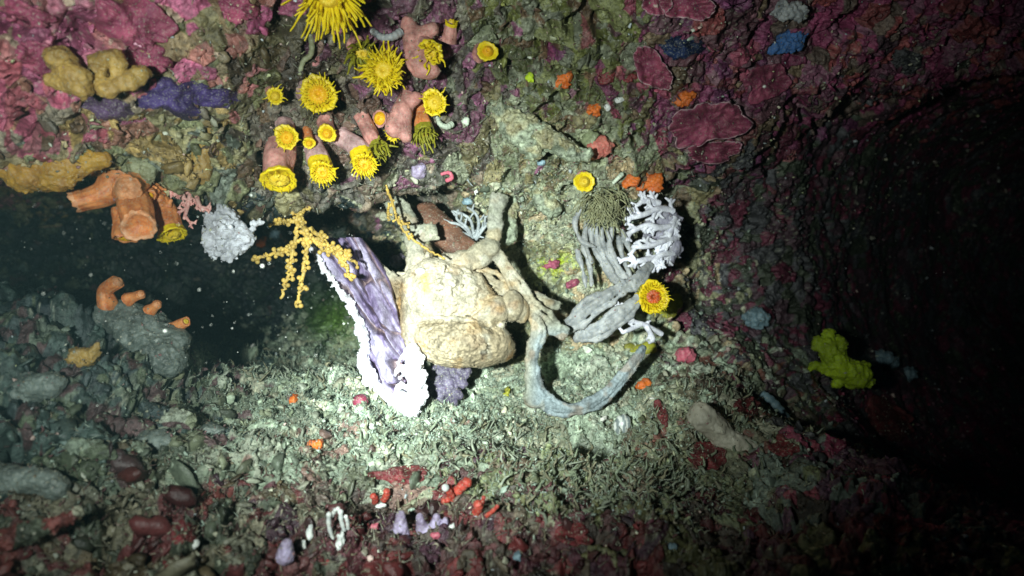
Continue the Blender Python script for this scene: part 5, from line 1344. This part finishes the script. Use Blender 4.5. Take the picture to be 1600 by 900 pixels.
blades("rubble_weed", pick(rub_w, 3200, 7), .0045, .0010, pal([(.16, .14, .09), (.10, .06, .05), (.20, .20, .15), (.10, .045, .045), (.09, .09, .07), (.24, .22, .16)]), 8, curl=.9)


def nodules(name, idx, size, colfn, seed, squash=(.6, 1.0), sink=.2, m=M_BITS):
    r = np.random.default_rng(seed); n = len(idx)
    sz = size * np.exp(r.normal(0, .45, n)); q_ = r.normal(0, 1, (n, 4)); q_ /= np.linalg.norm(q_, axis=1)[:, None]
    w, x, y, z = q_.T
    R = np.stack([1 - 2 * (y * y + z * z), 2 * (x * y - z * w), 2 * (x * z + y * w), 2 * (x * y + z * w), 1 - 2 * (x * x + z * z), 2 * (y * z - x * w), 2 * (x * z - y * w), 2 * (y * z + x * w), 1 - 2 * (x * x + y * y)], 1).reshape(n, 3, 3)
    sc = np.stack([np.ones(n), r.uniform(*squash, n), r.uniform(squash[0] * .4, squash[1] * .65, n)], 1) * sz[:, None]
    wob = 1 + .22 * r.normal(0, 1, (n, len(ICO_V), 1)).clip(-1.3, 1.3)
    fr = r.uniform(0, 6.28, (n, 1, 3))
    wob = wob + .30 * np.sin(ICO_V[None, :, :1] * 2.6 + fr[..., :1]) * np.sin(ICO_V[None, :, 1:2] * 3.1 + fr[..., 1:2])
    V = np.einsum('nij,nkj->nki', R, ICO_V[None] * sc[:, None] * wob) + (pr[idx] + SNF[idx] * sz[:, None] * (1 - sink) * .6)[:, None]
    f = (np.arange(n) * len(ICO_V))[:, None, None] + ICO_F[None]
    o = new_mesh(name, V.reshape(-1, 3), f.reshape(-1, 3), m, col=np.repeat(colfn(idx, r), len(ICO_V), 0))
    return tag(o, kind='stuff')


def crust_pal(gain, jit=.5):
    return lambda idx, r: np.clip(COLR.reshape(-1, 3)[idx] * gain * r.uniform(1 - jit, 1 + jit, (len(idx), 1)), .01, .7)


CLEAR = [(262, 152, 62, 34), (332, 150, 40, 18), (166, 168, 44, 18), (108, 115, 36, 40), (185, 118, 40, 34), (205, 40, 66, 40), (240, 520, 60, 40)]


def clear(x, y):
    w = np.ones_like(x)
    for (a, b, c, d) in CLEAR: w = w * (1 - .93 * np.exp(-(((x - a) / c) ** 4 + ((y - b) / d) ** 4)))
    return w


all_w = lambda x, y: clear(x, y) * (1.0 + .8 * gauss(x, y, 200, 780, 300, 140) + gauss(x, y, 330, 120, 200, 120) + .6 * gauss(x, y, 700, 830, 300, 60)) * (1 - .85 * gauss(x, y, 1400, 450, 260, 200)) * (1 - .8 * gauss(x, y, 300, 430, 200, 60))
nodules("encrusting_nodules", pick(all_w, 7000, 11), .0020, crust_pal(1.15), 12, squash=(.3, .9))
nodules("coarse_rubble", pick(lambda x, y: clear(x, y) * (gauss(x, y, 200, 760, 330, 150) + .8 * gauss(x, y, 680, 840, 330, 60) + 0.4 * gauss(x, y, 240, 230, 200, 70)), 520, 13), .0040, crust_pal(.8), 14, squash=(.25, .8), sink=.55)
nodules("silt_clumps", pick(turf_w, 1800, 17), .0014, pal(TEAL), 18, squash=(.4, .9))
nodules("pale_shell_grit", pick(lambda x, y: all_w(x, y) * (1 + gauss(x, y, 1150, 120, 220, 130)), 1900, 15), .0010, pal([(.55, .58, .48), (.62, .60, .44), (.45, .50, .52), (.60, .45, .40), (.50, .55, .30)]), 16)


def area_points(surfs, n, seed, up=0.0):
    """random points with normals on the given surfaces, more of them where silt can lie"""
    r = np.random.default_rng(seed); A, B, C = [], [], []
    for v, f in surfs:
        v = np.asarray(v); f = np.asarray(f)
        A.append(v[f[:, 0]]); B.append(v[f[:, 1]]); C.append(v[f[:, 2]])
    A, B, C = np.concatenate(A), np.concatenate(B), np.concatenate(C)
    nn = np.cross(B - A, C - A); ar = np.linalg.norm(nn, axis=1); nn = nn / (ar[:, None] + 1e-14)
    flip = (nn * A).sum(1) > 0; nn[flip] *= -1
    w = ar * np.clip(1 - up + up * (nn[:, 2] + .3), .02, None); k = r.choice(len(w), n, p=w / w.sum())
    u = r.random((n, 2)); u = np.where(u.sum(1, keepdims=True) > 1, 1 - u, u)
    return A[k] + (B - A)[k] * u[:, :1] + (C - A)[k] * u[:, 1:], nn[k]


pa, na = area_points(DRESS, 4200, 41, .8)
blades("settled_fuzz", (pa, na), .0019, .00045, pal([(.26, .27, .18), (.18, .17, .10), (.32, .32, .24), (.20, .12, .10), (.12, .12, .08)]), 42, curl=.9, jit=.0003, segs=4)
pa, na = area_points(DRESS, 3000, 43, .7)
rg = np.random.default_rng(44); sz = .0006 * np.exp(rg.normal(0, .45, len(pa)))
V = pa[:, None] + ICO1_V[None] * sz[:, None, None] * rg.uniform(.4, 1.3, (len(pa), 1, 3)) * (1 + .3 * rg.normal(0, 1, (len(pa), 12, 1)).clip(-1, 1))
f = (np.arange(len(pa)) * len(ICO1_V))[:, None, None] + ICO1_F[None]
gc = pal([(.30, .31, .22), (.40, .40, .32), (.18, .15, .10), (.26, .14, .14), (.14, .14, .10)])(np.arange(len(pa)), rg)
tag(new_mesh("settled_grit", V.reshape(-1, 3), f.reshape(-1, 3), M_BITS, col=np.repeat(gc, 12, 0)), kind='stuff')
pa, na = area_points([(CRAB_V, CRAB_F)], 7500, 45, .1)
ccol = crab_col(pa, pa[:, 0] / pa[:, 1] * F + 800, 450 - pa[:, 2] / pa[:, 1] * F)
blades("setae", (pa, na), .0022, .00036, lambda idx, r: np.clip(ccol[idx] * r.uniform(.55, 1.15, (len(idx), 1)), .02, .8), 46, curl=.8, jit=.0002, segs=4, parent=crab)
# drifting particles in the water
r = np.random.default_rng(21); n = 420
dx = r.uniform(60, 1560, n); dy = r.uniform(40, 860, n); dD = r.uniform(.35, .95, n)
k_ = r.random(n) < .65; dx[k_] = r.uniform(10, 560, k_.sum()); dy[k_] = r.uniform(300, 560, k_.sum())
PT = np.stack([(dx - 800) / F * dD, dD, (450 - dy) / F * dD], 1)
sz = .00032 * np.exp(r.normal(0, .45, n))
V = PT[:, None] + ICO1_V[None] * sz[:, None, None] * r.uniform(.5, 1.3, (n, 1, 3))
f = (np.arange(n) * len(ICO1_V))[:, None, None] + ICO1_F[None]
tag(new_mesh("drifting_particles", V.reshape(-1, 3), f.reshape(-1, 3), mat("drift", (.75, .78, .72), rough=.5, bump=0)), kind='stuff')

# ------------------------------------------------------------------ the water itself: thin, faintly milky
hz = new_mesh("haze", np.array([[x, y, z] for x in (-3, 3) for y in (-1, 3) for z in (-2, 2)], float),
              np.array([[0, 1, 3, 2], [4, 6, 7, 5], [0, 4, 5, 1], [2, 3, 7, 6], [0, 2, 6, 4], [1, 5, 7, 3]]), M_TURF, smooth=False)
hm = bpy.data.materials.new("water_haze"); hm.use_nodes = True
nt = hm.node_tree; nt.nodes.clear()
pv = nt.nodes.new("ShaderNodeVolumePrincipled"); out = nt.nodes.new("ShaderNodeOutputMaterial")
pv.inputs["Color"].default_value = (.45, .82, .88, 1); pv.inputs["Density"].default_value = 0.032; pv.inputs["Anisotropy"].default_value = 0.3
nt.links.new(pv.outputs[0], out.inputs["Volume"])
hz.data.materials.clear(); hz.data.materials.append(hm)
tag(hz, kind='stuff')
